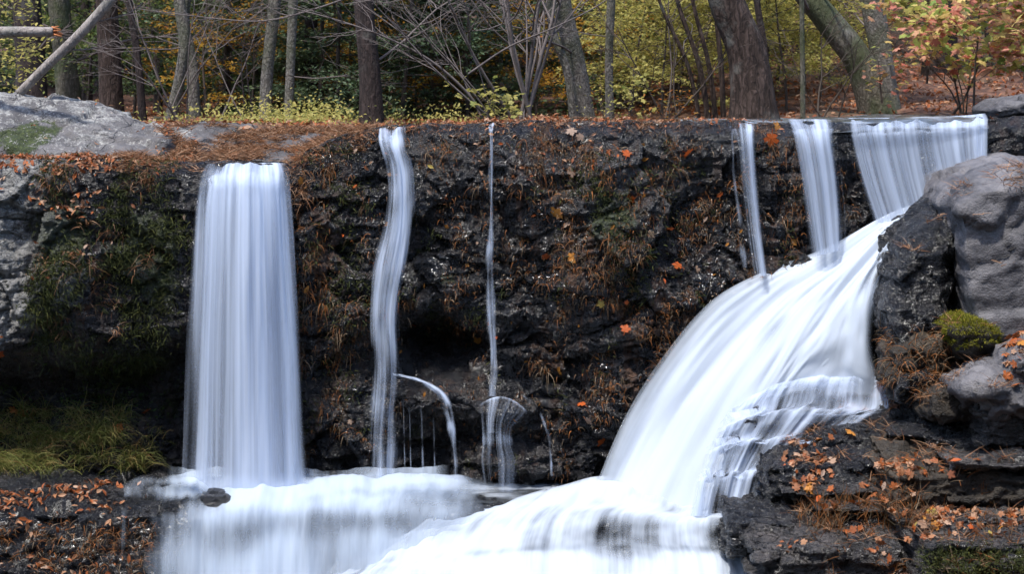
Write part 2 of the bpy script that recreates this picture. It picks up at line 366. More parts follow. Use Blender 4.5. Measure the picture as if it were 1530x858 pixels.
def tube(path, rad, sides=8, bark=0, seed=0, cap=True, ridges=0):
    path = np.asarray(path, float); rad = np.asarray(rad, float); n = len(path)
    T = np.gradient(path, axis=0); T /= np.linalg.norm(T, axis=1)[:, None]+1e-9
    X = np.zeros_like(T); x = np.array([1., 0, 0]) if abs(T[0][0]) < .8 else np.array([0, 1., 0])
    for i in range(n):
        x = x-T[i]*np.dot(x, T[i]); x = x/np.linalg.norm(x); X[i] = x
    Y = np.cross(T, X); a = np.linspace(0, 2*math.pi, sides, endpoint=False)
    R = np.repeat(rad[:, None], sides, 1)
    if bark:
        q = np.stack([np.cos(a)[None]*rad[:, None]*14, np.sin(a)[None]*rad[:, None]*14, path[:, 2:3]*2.2+0*a[None]], -1).reshape(-1, 3)+seed*5.1
        R = R*(1+bark*perlin(q).reshape(n, sides)+bark*.8*perlin(q*.35+9).reshape(n, sides))
    V = path[:, None]+X[:, None]*(np.cos(a)[None, :, None]*R[:, :, None])+Y[:, None]*(np.sin(a)[None, :, None]*R[:, :, None])
    idx = np.arange(n*sides).reshape(n, sides); nx = np.roll(idx, -1, 1)
    Fc = np.stack([idx[:-1], nx[:-1], nx[1:], idx[1:]], -1).reshape(-1, 4)
    V = V.reshape(-1, 3)
    if cap:
        V = np.concatenate([V, path[:1], path[-1:]]); e0 = len(V)-2
        c0 = np.stack([nx[0], idx[0], np.full(sides, e0), np.full(sides, e0)], 1); c1 = np.stack([idx[-1], nx[-1], np.full(sides, e0+1), np.full(sides, e0+1)], 1)
        # degenerate quads avoided: use mid ring trick
        Fc = np.concatenate([Fc, c0[:, [0, 1, 2, 2]], c1[:, [0, 1, 2, 2]]])
    return V, Fc
class Acc:
    def __init__(s): s.V = []; s.T = []; s.Q = []; s.n = 0
    def add(s, V, Fc):
        Fc = np.asarray(Fc)+s.n; s.V.append(V); s.n += len(V)
        if Fc.shape[1] == 4:
            dg = Fc[:, 2] == Fc[:, 3]; q = Fc[~dg]
            s.T += [q[:, [0, 1, 2]], q[:, [0, 2, 3]], Fc[dg][:, :3]]
        else: s.T.append(Fc)
    def build(s, name, mat, parent=None, smooth=True, origin=None):
        V = np.concatenate(s.V)
        if origin is not None: V = V-np.asarray(origin)
        return mesh_obj(name, V, np.concatenate(s.T), mat, parent, smooth)

# ============================================================ LIGHT, CAMERA
cam = bpy.data.cameras.new('camera'); co = bpy.data.objects.new('camera', cam); COL.objects.link(co); sc.camera = co
co.location = (0, 0, CZ); co.rotation_euler = (math.pi/2, 0, 0)
cam.sensor_width = 36; cam.lens = 54; cam.shift_y = -279/1530; cam.clip_end = 3000
cam.dof.use_dof = True; cam.dof.focus_distance = 14.5; cam.dof.aperture_fstop = 2.4
SUN_EL, SUN_AZ = math.radians(66), math.radians(-145)     # azimuth from +Y towards +X
sv = Vector((math.sin(SUN_AZ)*math.cos(SUN_EL), math.cos(SUN_AZ)*math.cos(SUN_EL), math.sin(SUN_EL)))
sl = bpy.data.lights.new('sun', 'SUN'); so = bpy.data.objects.new('sun', sl); COL.objects.link(so)
sl.energy = 2.2; sl.angle = math.radians(4); sl.color = (1, .965, .91); so.rotation_euler = sv.to_track_quat('Z', 'Y').to_euler(); so.location = (0, 20, 30)
w = bpy.data.worlds.new('World'); sc.world = w; w.use_nodes = True; nt = w.node_tree
sky = nt.nodes.new('ShaderNodeTexSky'); sky.sky_type = 'NISHITA'; sky.sun_disc = False; sky.sun_elevation = SUN_EL; sky.sun_rotation = SUN_AZ
sky.air_density = 1.0; sky.dust_density = 1.5; sky.ozone_density = 1.0
hs = nt.nodes.new('ShaderNodeHueSaturation'); hs.inputs['Saturation'].default_value = 1.15; nt.links.new(sky.outputs[0], hs.inputs['Color'])
nt.links.new(hs.outputs[0], nt.nodes['Background'].inputs[0]); nt.nodes['Background'].inputs[1].default_value = .15
sc.view_settings.view_transform = 'Standard'; sc.view_settings.look = 'None'; sc.view_settings.exposure = 1.45; sc.view_settings.gamma = 1
sc.cycles.max_bounces = 7; sc.cycles.diffuse_bounces = 4; sc.cycles.glossy_bounces = 2; sc.cycles.transmission_bounces = 3; sc.cycles.transparent_max_bounces = 24
sc.cycles.use_denoising = True
sc.cycles.caustics_reflective = False; sc.cycles.caustics_refractive = False

# ============================================================ GROUND
def floor_z(X, Y):
    r = sstep(.5, 6, X)
    z = 3.70+.10*np.clip(Y-18, 0, 14)*r + .0045*np.clip(Y-23, 0, 60)**2*(1+.3*r)
    z = np.where(z > 17, 17+(z-17)*.1, z)
    z = z+.10*fbm(np.stack([X*.5, Y*.5, 0*X], 1), 3)*sstep(16.5, 19, Y)
    return z
def build_floor():
    xs = np.concatenate([np.linspace(-160, -14, 40), np.linspace(-13.8, 13.8, 280), np.linspace(14, 160, 40)])
    ys = np.concatenate([np.linspace(16.5, 32, 160), np.linspace(32.3, 90, 90), np.linspace(92, 500, 30)])
    X, Y = np.meshgrid(xs, ys, indexing='ij'); x, y = X.ravel(), Y.ravel()
    z = floor_z(x, y)+.035*fbm(np.stack([x*2.5, y*2.5, 0*x], 1), 3)-.4*(1-sstep(16.5, 17.2, y))
    t = NT('leaf_covered_soil'); p = t.pos()
    v = t.n('ShaderNodeTexVoronoi', {'Vector': p, 'Scale': 11.})
    c = t.ramp(v.outputs['Color'], [(0, (.02, .010, .006)), (.3, (.06, .025, .014)), (.6, (.11, .045, .025)), (.85, (.16, .08, .045)), (1, (.03, .025, .012))])
    c = t.mix(t.step(t.noise(p, .6, 4), .5, .68), c, (.03, .03, .015))
    b = t.bump(v.outputs['Distance'], .8, .05)
    m = t.end(t.n('ShaderNodeBsdfPrincipled', {'Base Color': c, 'Roughness': .85, 'Normal': b}).outputs[0])
    o = mesh_obj('forest_floor', np.stack([x, y, z], 1), grid_faces(len(xs), len(ys)), m); tag(o, kind='structure')
build_floor()
def build_bed():
    xs = np.linspace(-60, 60, 160); ys = np.concatenate([np.linspace(-60, 6, 30), np.linspace(6.3, 16.5, 70)])
    X, Y = np.meshgrid(xs, ys, indexing='ij'); x, y = X.ravel(), Y.ravel()
    z = -.75+2.9*(1-sstep(2, 9, y))+.12*fbm(np.stack([x*.7, y*.7, 0*x], 1), 4)+sstep(7, 10, np.abs(x))*2.4*(1-sstep(2, 9, y)*.2)
    o = mesh_obj('streambed', np.stack([x, y, z], 1), grid_faces(len(xs), len(ys)), M['brown_rock']); tag(o, kind='structure')
build_bed()

# ============================================================ CLIFF
LIP = np.array([(-400, 236), (0, 238), (200, 240), (290, 244), (430, 249), (445, 238), (470, 222), (510, 204), (560, 193), (620, 187), (730, 184), (860, 181), (960, 184), (1050, 182), (1150, 186), (1250, 185), (1330, 184), (1480, 178), (1530, 176), (1900, 176)], float)
LD = np.array([(-400, 14.5), (0, 14.55), (250, 14.65), (430, 14.72), (480, 14.85), (600, 15.05), (900, 14.95), (1150, 15.1), (1300, 15.25), (1480, 15.35), (1900, 15.4)], float)
def lip_py(px):
    px = np.asarray(px, float); k = 1-.8*sstep(1150, 1200, px)*(1-sstep(1470, 1490, px)); return np.interp(px, LIP[:, 0], LIP[:, 1])+k*(1.6*np.sin(px*.031)+1.3*np.sin(px*.083+1)+.9*np.sin(px*.21+2))
def lip_d(px): return np.interp(px, LD[:, 0], LD[:, 1])
def g2(px, py, cx, cy, sx, sy): return np.exp(-((px-cx)/sx)**2-((py-cy)/sy)**2)
def cliff_depth(px, py):
    """depth of the face at picture-scaled coordinates (nominal plane)"""
    d = lip_d(px)+0*py
    d = d+.00028*np.clip(py-200, 0, 400)*(-1)*sstep(420, 520, px)*.6      # leans out slightly downward in the middle
    # undercut on the left
    edge = 505+.0*px + 35*sstep(300, 60, px)-60*sstep(150, 290, px)*0
    d = d+.75*sstep(edge-25, edge+55, py)*(1-sstep(290, 420, px)) - .35*sstep(600, 690, py)*(1-sstep(170, 300, px))
    d = d-.22*g2(px, py, 40, 420, 120, 150)
    # behind the left fall
    d = d+.25*g2(px, py, 365, 480, 60, 300)
    # hollow and shelf in the middle
    d = d+.95*g2(px, py, 655, 525, 62, 42)+.25*g2(px, py, 470, 560, 60, 60)
    d = d-.30*g2(px, py, 640, 590, 45, 28)+.25*g2(px, py, 640, 670, 55, 45)
    d = d-.32*g2(px, py, 750, 605, 50, 24)+.12*g2(px, py, 750, 645, 40, 18)-.30*g2(px, py, 760, 690, 60, 22)
    d = d-.18*g2(px, py, 870, 350, 110, 110)+.15*g2(px, py, 800, 430, 40, 60)
    d = d+.2*g2(px, py, 820, 560, 60, 70)-.15*g2(px, py, 560, 420, 30, 100)
    d = d+.15*g2(px, py, 1050, 300, 60, 120)
    return d
def build_cliff():
    nx, nf, nt_ = 1240, 330, 46
    px = np.linspace(-620, 2400, nx)
    PX = np.repeat(px[:, None], nf+nt_, 1); V = np.zeros((nx, nf+nt_, 3))
    lp, ld = lip_py(px), lip_d(px)
    # face, bottom to lip
    s = np.linspace(0, 1, nf)
    PY = 900+(lp[:, None]-900)*s[None]
    d = cliff_depth(PX[:, :nf], PY)
    d = d+.10*(sstep(.965, 1, s)[None]**2)
    X = XP(PX[:, :nf], 15.0); Z = ZP(PY, ld[:, None])
    V[:, :nf] = np.stack([X, d, Z], -1)
    # top, going back
    k = np.linspace(0, 1, nt_+1)[1:]
    back = d[:, -1:]+k[None]**1.3*3.2
    zt = ZP(lp, ld)[:, None]+.0*k[None]+ (3.68-ZP(lp, ld))[:, None]*sstep(.15, .7, k)[None]
    V[:, nf:] = np.stack([np.repeat(X[:, -1:], nt_, 1), back, zt], -1)
    N = grid_normals(V); N[:, nf+4:] = (0, 0, 1)
    p = V.reshape(-1, 3)
    amp = np.ones((nx, nf+nt_)); amp[:, nf-12:nf+6] = .30; amp[:, nf+6:] = .25; amp[:, nf-40:nf-12] = np.linspace(1, .3, 28)[None]
    left = (PX < 300)
    q = p*np.array([1, 1, 1]); disp = rockdisp(q, 1.15, .85, 1.6, 3)*amp.ravel()*np.where(left.ravel(), .75, 1.)
    # vertical flutes and small blocky relief of the wet face
    disp += .05*fbm(p*np.array([4.5, 4.5, 1.2]), 3)*amp.ravel()+.022*fbm(p*np.array([22, 22, 12.]), 3)*amp.ravel()
    disp += .13*strata(p, 4.5, 1.3, 2)*amp.ravel()*sstep(ZP(330, 15), ZP(620, 15), p[:, 2])+.05*strata(p, 11, 1.3, 5)*amp.ravel()
    N = N.reshape(-1, 3)*np.array([.35, 1, .5]); 
    V2 = p+N*disp[:, None]
    PYf = np.concatenate([PY, np.repeat(lp[:, None], nt_, 1)], 1)
    fx, fy = PX.ravel(), PYf.ravel(); ns = fbm(p*1.4+40, 3)
    moss = .85*(g2(fx, fy, 110, 360, 55, 110)+g2(fx, fy, 235, 370, 50, 110))+.6*g2(fx, fy, 180, 560, 120, 40)+.5*g2(fx, fy, 520, 330, 60, 160)+.75*g2(fx, fy, 920, 320, 70, 90)+.45*g2(fx, fy, 660, 430, 50, 60)+.3*g2(fx, fy, 60, 480, 60, 60)+.25*ns-.05
    lichen = 1.15*(1-sstep(60, 110, fx+60*ns))*(1-sstep(470, 560, fy+fx*.3))+.55*g2(fx, fy, 120, 430, 60, 70)-.25*sstep(120, 200, fx)+.28*g2(fx, fy, 150, 420, 80, 90)
    rust = .25+.8*g2(fx, fy, 960, 480, 130, 130)+.7*g2(fx, fy, 860, 300, 90, 120)+.5*g2(fx, fy, 490, 400, 60, 150)+.5*g2(fx, fy, 1180, 300, 60, 80)+.3*g2(fx, fy, 90, 500, 60, 50)
    M_at = {'moss': np.clip(moss, 0, 1), 'lichen': np.clip(lichen, 0, 1)*1.0, 'rust': np.clip(rust, 0, 1), 'dry': np.clip(.9*(1-sstep(70, 150, fx+50*ns))*(1-sstep(470, 540, fy+fx*.3))+.55*g2(fx, fy, 940, 270, 90, 40)+.3*g2(fx, fy, 640, 250, 60, 40), 0, 1), 'sheen': np.clip(1.0*g2(fx, fy, 1080, 400, 90, 60)+.9*g2(fx, fy, 640, 360, 30, 60)+.8*g2(fx, fy, 820, 430, 50, 40)+.7*g2(fx, fy, 480, 230, 60, 30)+.7*g2(fx, fy, 800, 290, 80, 60)+.8*g2(fx, fy, 880, 560, 80, 60)+.35+.3*ns, 0, 1)}
    o = mesh_obj('cliff', V2, grid_faces(nx, nf+nt_), M['cliff'], attrs=M_at); tag(o, kind='structure')
    return V2.reshape(nx, nf+nt_, 3), px, PYf
CV, CPX, CPY = build_cliff()
CN = grid_normals(CV)
def cliff_at(px, py):
    """nearest face point, normal for arrays of nominal coordinates"""
    i = np.clip(np.searchsorted(CPX, px), 0, len(CPX)-1)
    s = (900-py)/(900-lip_py(px)); j = np.clip((s*329).astype(int), 0, 329)
    return CV[i, j], CN[i, j]
def cliff_d(px, py):
    p, _ = cliff_at(np.atleast_1d(px), np.atleast_1d(py)); return float(p[0][1])

# ============================================================ ROCKS
def slab(name, x0, x1, yt, yb, df, depth, mat, label, cat='rock slab', rise=0., tl=0, tr=0, voxel=.02, amp=.55, s=1.6, layer=3.0, seed=0, group=None, inset=.08, attrs=None, sa=.08):
    r = np.random.default_rng(int(abs(x0)*7+yt))
    pts = []
    for px, ty in ((x0, yt+tl), ((x0*2+x1)/3, yt+(2*tl+tr)/3), ((x0+2*x1)/3, yt+(tl+2*tr)/3), (x1, yt+tr)):
        for dd, zz in ((r.uniform(0, inset), 0), (depth*r.uniform(.45, .6), rise*.5-.0), (depth+r.uniform(-.15, .1), rise)):
            q = P(px, ty, df); q[1] += dd; q[2] += zz+r.uniform(-.02, .02); q[0] += r.uniform(-.05, .05)+ (0 if dd < .2 else 0)
            pts.append(q)
        q = P(px, (ty*.45+yb*.55), df); q[1] -= r.uniform(.0, .09); pts.append(q)
        q = P(px, yb, df); q[1] += .1; q[0] += r.uniform(-.06, .06); pts.append(q)
        q = P(px, yb, df); q[1] += depth; pts.append(q)
    o = hull_rock(name, pts, mat, voxel, amp, s, layer, seed, attrs=attrs, sa=sa, sf=13., smooth_it=2)
    V, N = verts_of(o); V = V+N*(.035*strata(V+fbm(V*2, 2)[:, None]*.03, 26., 1.5, seed+3)+.02*fbm(V*9+seed, 4))[:, None]; o.data.vertices.foreach_set('co', V.astype(np.float32).ravel()); o.data.update()
    return tag(o, label, cat, group)
def poly_rock(name, poly, df, thick, mat, label, cat='boulder', voxel=.035, amp=.7, s=1.3, layer=1.8, seed=0, bulge=.35, back=1.0, smooth_it=6, attrs=None, group=None, lean=0.0, sa=.05):
    """boulder whose outline follows poly [(px,py)]: full outline at mid depth, a shrunken one in front"""
    poly = np.array(poly, float); c = poly.mean(0); pts = []
    cy0, cy1 = poly[:, 1].min(), poly[:, 1].max()
    for x, y in poly:
        k = (cy1-y)/(cy1-cy0+1e-6)*lean
        pts.append(P(x, y, df+thick*.5+k)); 
        xi, yi = c+(np.array([x, y])-c)*(1-bulge*.55); pts.append(P(xi, yi, df+thick*.12+k))
        xi, yi = c+(np.array([x, y])-c)*(1-bulge*1.3); pts.append(P(xi, yi, df+k))
        q = P(x, y, df+thick*.5+k); q[1] += thick*.5*back; q[0] = q[0]; pts.append(q)
    return tag(hull_rock(name, pts, mat, voxel, amp, s, layer, seed, smooth_it, attrs=attrs, sa=sa), label, cat, group)

rocks = {}
# upper left lichened outcrop (rises behind the left shelf)
G = [[P(-420, 120, 15.6), P(0, 134, 15.9), P(110, 150, 16.0), P(-420, 230, 14.8), P(0, 228, 14.9), P(150, 232, 15.0), P(200, 166, 16.3), P(-420, 150, 17.5), P(60, 165, 17.5), P(-420, 420, 15.2), P(200, 400, 15.3), P(160, 300, 17.5)],
     [P(60, 146, 16.0), P(120, 158, 16.0), P(250, 186, 15.9), P(262, 196, 15.8), P(20, 226, 14.95), P(246, 232, 15.1), P(40, 300, 15.2), P(262, 300, 15.3), P(100, 200, 17.2), P(250, 205, 17.)],
     [P(225, 184, 16.7), P(330, 188, 16.7), P(545, 196, 16.5), P(240, 240, 15.25), P(500, 238, 15.3), P(250, 270, 15.6), P(520, 260, 15.6), P(250, 190, 17.4), P(540, 196, 17.2)]]
def lich_top(V, N): return np.clip(.68+.35*fbm(V*.9+3, 3), 0, 1)*sstep(XP(330, 16), XP(230, 15.5), V[:, 0])
rocks['outcrop'] = tag(hull_rock('lichened_outcrop', G, M['lichen_rock'], .04, .34, 1.0, 1.6, 5, 6, sa=.06, sf=6., attrs={'lichen': lich_top, 'moss': lambda V, N: np.clip(.85*np.exp(-((V[:, 0]-XP(45, 15.3))/.35)**2-((V[:, 2]-ZP(205, 15.3))/.25)**2)+.15*fbm(V*2, 3), 0, 1)}), 'large pale lichen-spotted grey outcrop at the upper left above the shelf', 'rock outcrop')
# right hand rocks
rocks['boulder'] = poly_rock('boulder', [(1408, 300), (1414, 276), (1448, 254), (1530, 238), (1740, 246), (1760, 560), (1560, 560), (1480, 540), (1442, 505), (1428, 430), (1424, 360)], 13.5, 1.9, M['grey_rock'], 'big smooth grey boulder standing at the right beside the cascade', amp=.26, s=1.0, layer=2.2, seed=2, bulge=.20, sa=.02, smooth_it=2)
rocks['wet'] = poly_rock('wet_boulder', [(1335, 356), (1366, 326), (1400, 306), (1432, 335), (1432, 460), (1415, 530), (1380, 575), (1322, 575), (1312, 520), (1312, 440)], 13.75, 1.3, M['wet_rock'], 'glistening black wet rock between the cascade and the grey boulder', amp=.45, s=2.2, layer=1.2, seed=4, voxel=.022, sa=.03)
rocks['root'] = poly_rock('brown_boulder', [(1318, 520), (1360, 500), (1420, 492), (1440, 530), (1420, 575), (1360, 585), (1322, 580)], 13.6, .7, M['brown_rock'], 'brown root-covered rock under the glistening black one', amp=.6, s=2.2, seed=6, voxel=.025)
rocks['mossy'] = poly_rock('mossy_stone', [(1412, 482), (1440, 472), (1475, 474), (1493, 495), (1490, 530), (1450, 545), (1425, 530)], 13.35, .5, M['brown_rock'], 'small round stone capped with bright green moss against the grey boulder', 'stone', amp=.25, s=2.5, seed=7, voxel=.022)
rocks['slant'] = poly_rock('slanting_slab', [(1412, 578), (1450, 548), (1530, 512), (1640, 500), (1660, 640), (1530, 640), (1460, 640), (1440, 610)], 12.75, 1.3, M['grey_rock'], 'slanting grey slab below the mossy stone at the right edge', 'rock slab', amp=.55, s=1.5, layer=2.5, seed=8, voxel=.028)
rocks['dark1'] = poly_rock('dark_stone', [(1335, 560), (1370, 548), (1410, 556), (1420, 590), (1385, 606), (1340, 600)], 13.5, .6, M['wet_rock'], 'dark wet stone below the brown root-covered rock', 'stone', amp=.5, s=2.2, seed=9, voxel=.022)
rocks['round1'] = poly_rock('rounded_stone', [(1376, 590), (1400, 572), (1450, 565), (1480, 590), (1470, 625), (1410, 636), (1380, 628)], 13.15, .6, M['brown_rock'], 'rounded brown stone leaning against the slanting slab', 'stone', amp=.4, s=2.2, seed=10, voxel=.022)
rocks['r6'] = slab('wet_shelf', 1222, 1430, 640, 720, 13.75, .8, M['wet_rock'], 'black wet layered shelf above the long dark ledge at the right', seed=11, layer=5, amp=.34, tl=22, tr=-8, rise=.10, s=2.0)
rocks['r6b'] = slab('wet_shelf', 1235, 1380, 612, 660, 14.0, .6, M['wet_rock'], 'wet stone step beside the foot of the stepped cascade', seed=12, layer=4, amp=.32, tl=14, rise=.06, s=2)
rocks['r7'] = slab('dark_ledge', 1150, 1350, 690, 775, 13.35, 1.0, M['wet_rock'], 'long black ledge with a shadowed front beside the stepped cascade', seed=13, layer=3.5, amp=.36, tl=8, rise=.12, s=1.8)
rocks['r8'] = slab('brown_ledge', 1338, 1640, 704, 770, 12.8, 1.3, M['brown_rock'], 'long brown ledge with dry grass at the right edge', seed=14, layer=3.5, amp=.36, rise=.14)
rocks['r8b'] = slab('grey_ledge', 1470, 1640, 600, 668, 12.9, .9, M['slab_rock'], 'grey block with green moss under the slanting slab at the right edge', seed=24, layer=3, amp=.34, rise=.1)
rocks['r8c'] = slab('grey_ledge', 1395, 1500, 655, 700, 13.15, .9, M['wet_rock'], 'low dark block between the wet shelf and the brown ledge', seed=25, layer=4, amp=.34, rise=.1)
rocks['r9'] = slab('low_ledge', 1092, 1345, 776, 838, 12.95, .9, M['wet_rock'], 'low wet ledge where the water slips past its left end', seed=15, layer=5, amp=.32, tl=6, rise=.05, s=1.9)
rocks['r10'] = slab('front_slab', 1133, 1350, 822, 930, 12.45, .55, M['slab_rock'], 'flat grey slab at the bottom right of centre', seed=16, layer=5, amp=.42, tl=2, rise=.04, s=1.8)
rocks['r11'] = slab('front_block', 1385, 1700, 806, 930, 12.1, .75, M['slab_rock'], 'thick grey block with a mossy face in the bottom right corner', seed=17, layer=3.0, amp=.45, tl=4, rise=.05)
rocks['r12'] = poly_rock('small_stone', [(1345, 800), (1360, 790), (1400, 792), (1405, 812), (1370, 822), (1348, 818)], 12.6, .35, M['slab_rock'], 'small grey stone on the leaves between the two front slabs', 'stone', amp=.25, s=3, seed=18, voxel=.02)
rocks['lipr'] = poly_rock('lip_boulder', [(1468, 165), (1490, 150), (1530, 143), (1720, 140), (1740, 190), (1480, 180)], 15.5, .9, M['grey_rock'], 'flat dark grey rock on the lip at the right end of the falls', amp=.35, s=1.3, seed=19)
# lower left shelf (water runs over its right part)
def shelf_pts():
    a = [P(x, 708+(-4 if x < 200 else 8), 14.75) for x in (-420, 0, 240)]+[P(x, 738, 14.3) for x in (-420, 0, 240)]+[P(x, 768, 13.9) for x in (-420, 0, 240)]+[P(x, 930, 13.7) for x in (-420, 0, 245)]+[P(x, 930, 15.3) for x in (-420, 245)]+[P(x, 700, 15.3) for x in (-420, 245)]
    b = [P(x, 750, 14.15) for x in (220, 480, 640)]+[P(x, 785, 13.95) for x in (220, 500, 640)]+[P(x, 930, 13.75) for x in (220, 500, 640)]+[P(x, 930, 15.3) for x in (220, 640)]+[P(x, 722, 15.3) for x in (220, 640)]
    c = [P(x, y, d) for x, y, d in ((640, 764, 14.0), (900, 764, 13.95), (1100, 782, 13.72), (620, 930, 13.7), (900, 930, 13.65), (1110, 930, 13.5), (620, 730, 15.2), (1150, 740, 15.), (1150, 930, 15.2), (620, 930, 15.2), (1160, 785, 13.9), (1160, 930, 13.6))]
    return [a, b, c]
rocks['shelf'] = tag(hull_rock('rock_shelf', shelf_pts(), M['wet_rock'], .035, .5, 1.7, 4.5, 21, 3), 'long black layered shelf under the foot of the falls, leafy at its left end', 'rock shelf')
rocks['p1'] = slab('thin_plate', 1205, 1330, 664, 682, 13.72, .6, M['wet_rock'], 'thin wet plate of rock at the foot of the stepped cascade', seed=41, layer=5, amp=.2, tl=6, voxel=.022, s=2, sa=.05)
rocks['p2'] = slab('thin_plate', 1255, 1430, 634, 652, 13.85, .6, M['wet_rock'], 'thin wet plate lying on the black shelf below the slanting slab', seed=42, layer=5, amp=.2, tl=6, tr=-4, voxel=.022, s=2, sa=.05)
rocks['p3'] = slab('thin_plate', 1225, 1420, 752, 772, 13.0, .7, M['slab_rock'], 'thin grey plate half buried in dry grass under the long black ledge', seed=43, layer=5, amp=.2, tl=4, tr=-2, voxel=.022, s=2, sa=.05)
rocks['p4'] = slab('thin_plate', 1230, 1395, 803, 822, 12.7, .5, M['slab_rock'], 'thin grey plate just above the flat front slab', seed=44, layer=5, amp=.2, tl=4, voxel=.022, s=2, sa=.05)
rocks['p5'] = slab('thin_plate', 1168, 1345, 726, 744, 13.2, .6, M['slab_rock'], 'thin grey plate stepping out below the black ledge front', seed=51, layer=5, amp=.2, tl=6, sa=.05)
rocks['p6'] = slab('thin_plate', 1425, 1640, 688, 706, 12.7, .8, M['slab_rock'], 'thin leafy plate on top of the brown ledge at the right edge', seed=52, layer=5, amp=.2, tr=-6, sa=.05)
rocks['p7'] = slab('thin_plate', 1340, 1480, 640, 656, 13.45, .6, M['wet_rock'], 'thin wet plate beneath the rounded brown stone', seed=53, layer=5, amp=.2, tl=4, sa=.05)
rocks['p8'] = slab('thin_plate', 1340, 1640, 770, 788, 12.55, .6, M['slab_rock'], 'thin plate under the brown ledge just above the thick grey block', seed=54, layer=5, amp=.2, tl=4, sa=.05)
rocks['s1'] = poly_rock('dark_stone', [(1098, 640), (1112, 622), (1134, 620), (1140, 642), (1120, 652)], 13.98, .3, M['wet_rock'], 'upper one of two small black stones splitting the cascade at its right side', 'stone', amp=.15, s=3, seed=45, voxel=.02)
rocks['s2'] = poly_rock('dark_stone', [(1082, 664), (1090, 648), (1106, 648), (1108, 672), (1094, 686)], 13.92, .3, M['wet_rock'], 'lower one of two small black stones splitting the cascade at its right side', 'stone', amp=.15, s=3, seed=46, voxel=.02)
rocks['chunk'] = poly_rock('wet_stone', [(292, 742), (306, 736), (342, 738), (350, 750), (345, 778), (300, 778)], 13.86, .35, M['wet_rock'], 'squarish wet stone in the foam under the broad left fall', 'stone', amp=.22, s=3, seed=22, voxel=.02)

# bedrock under the big cascade + steps
FA = [(1404, 290, 15.25), (1312, 326, 15.2), (1225, 374, 15.1), (1140, 405, 15.0), (1064, 448, 14.9), (994, 530, 14.8), (934, 625, 14.7), (888, 728, 14.5)]
FB = [(1404, 296, 15.1), (1320, 333, 15.0), (1242, 390, 14.9), (1165, 440, 14.8), (1095, 510, 14.65), (1030, 600, 14.5), (985, 680, 14.4), (950, 748, 14.25)]
FC = [(1405, 300, 14.95), (1332, 338, 14.85), (1264, 400, 14.7), (1205, 460, 14.6), (1150, 540, 14.4), (1100, 630, 14.25), (1060, 705, 14.1), (1030, 764, 13.98)]
FD = [(1406, 303, 14.85), (1344, 342, 14.7), (1290, 402, 14.55), (1250, 462, 14.45), (1215, 530, 14.35), (1180, 600, 14.25), (1140, 690, 14.1), (1100, 770, 13.92)]
FE = [(1408, 306, 14.75), (1356, 344, 14.55), (1318, 400, 14.4), (1306, 450, 14.3), (1306, 500, 14.25), (1312, 545, 14.2), (1322, 575, 14.2), (1330, 600, 14.2)]
def under(rows, off, name, label=None, seedn=0, amp=.6, mat='wet_rock'):
    G = loft(rows, 130, 200); N = grid_normals(G); s = G.shape
    p = G.reshape(-1, 3); dd = rockdisp(p, 1.6, amp, 2.6, seedn)-off
    G2 = (p+N.reshape(-1, 3)*dd[:, None]).reshape(s)
    # skirt: sink the rim inwards so the body is solid from any side
    k = 8; add = []
    out = G2.copy()
    back = G2+np.array([.15, .9, -.5])
    nu, nv = s[:2]; idx = np.arange(nu*nv).reshape(nu, nv)
    V = np.concatenate([out.reshape(-1, 3), back.reshape(-1, 3)]); f = grid_faces(nu, nv); f2 = f[:, ::-1]+nu*nv
    rim = np.concatenate([idx[:, 0], idx[-1, 1:], idx[-2::-1, -1], idx[0, -2:0:-1]]); rn = np.roll(rim, -1)
    side = np.stack([rim, rn, rn+nu*nv, rim+nu*nv], 1)
    return mesh_obj(name, V, np.concatenate([f, f2, side]), M[mat])
tag(under([FA, FB, FC, FD], .14, 'bedrock', seedn=31), kind='structure')
def step_line(xs):
    """one flow line over five treads; xs = picture x at each level"""
    lv = [(558, 14.50), (566, 14.26), (585, 14.16), (606, 14.10), (613, 13.98), (632, 13.95), (652, 13.93), (658, 13.84), (680, 13.82), (704, 13.80), (710, 13.72), (738, 13.69), (772, 13.66)]
    xx = np.interp(np.linspace(0, 4, len(lv)), range(5), xs)
    sag = 42*max(0, (1200-xs[0])/90.)**1.5; wv = 5*math.sin(xs[0]*.09)
    return [(x, y+(sag+wv*(k > 1))*(1-k/12.), d) for k, (x, (y, d)) in enumerate(zip(xx, lv))]
SA = step_line([1100, 1078, 1060, 1044, 1026]); SB = step_line([1165, 1140, 1108, 1082, 1062]); SC = step_line([1225, 1205, 1160, 1118, 1096])
SD = step_line([1285, 1275, 1212, 1156, 1130]); SE = step_line([1338, 1338, 1262, 1196, 1160])
tag(under([[(x+q_, y+(22 if k < 3 else 5), d+.02+(.06 if q_ else 0)) for k, (x, y, d) in enumerate(r)] for r, q_ in ((SA, 30), (SB, 8), (SC, 0), (SD, 0), (SE, 0))], .07, 'stepped_rock', seedn=33, amp=.38), 'black stepped rock under the small cascade right of the big one', 'rock')

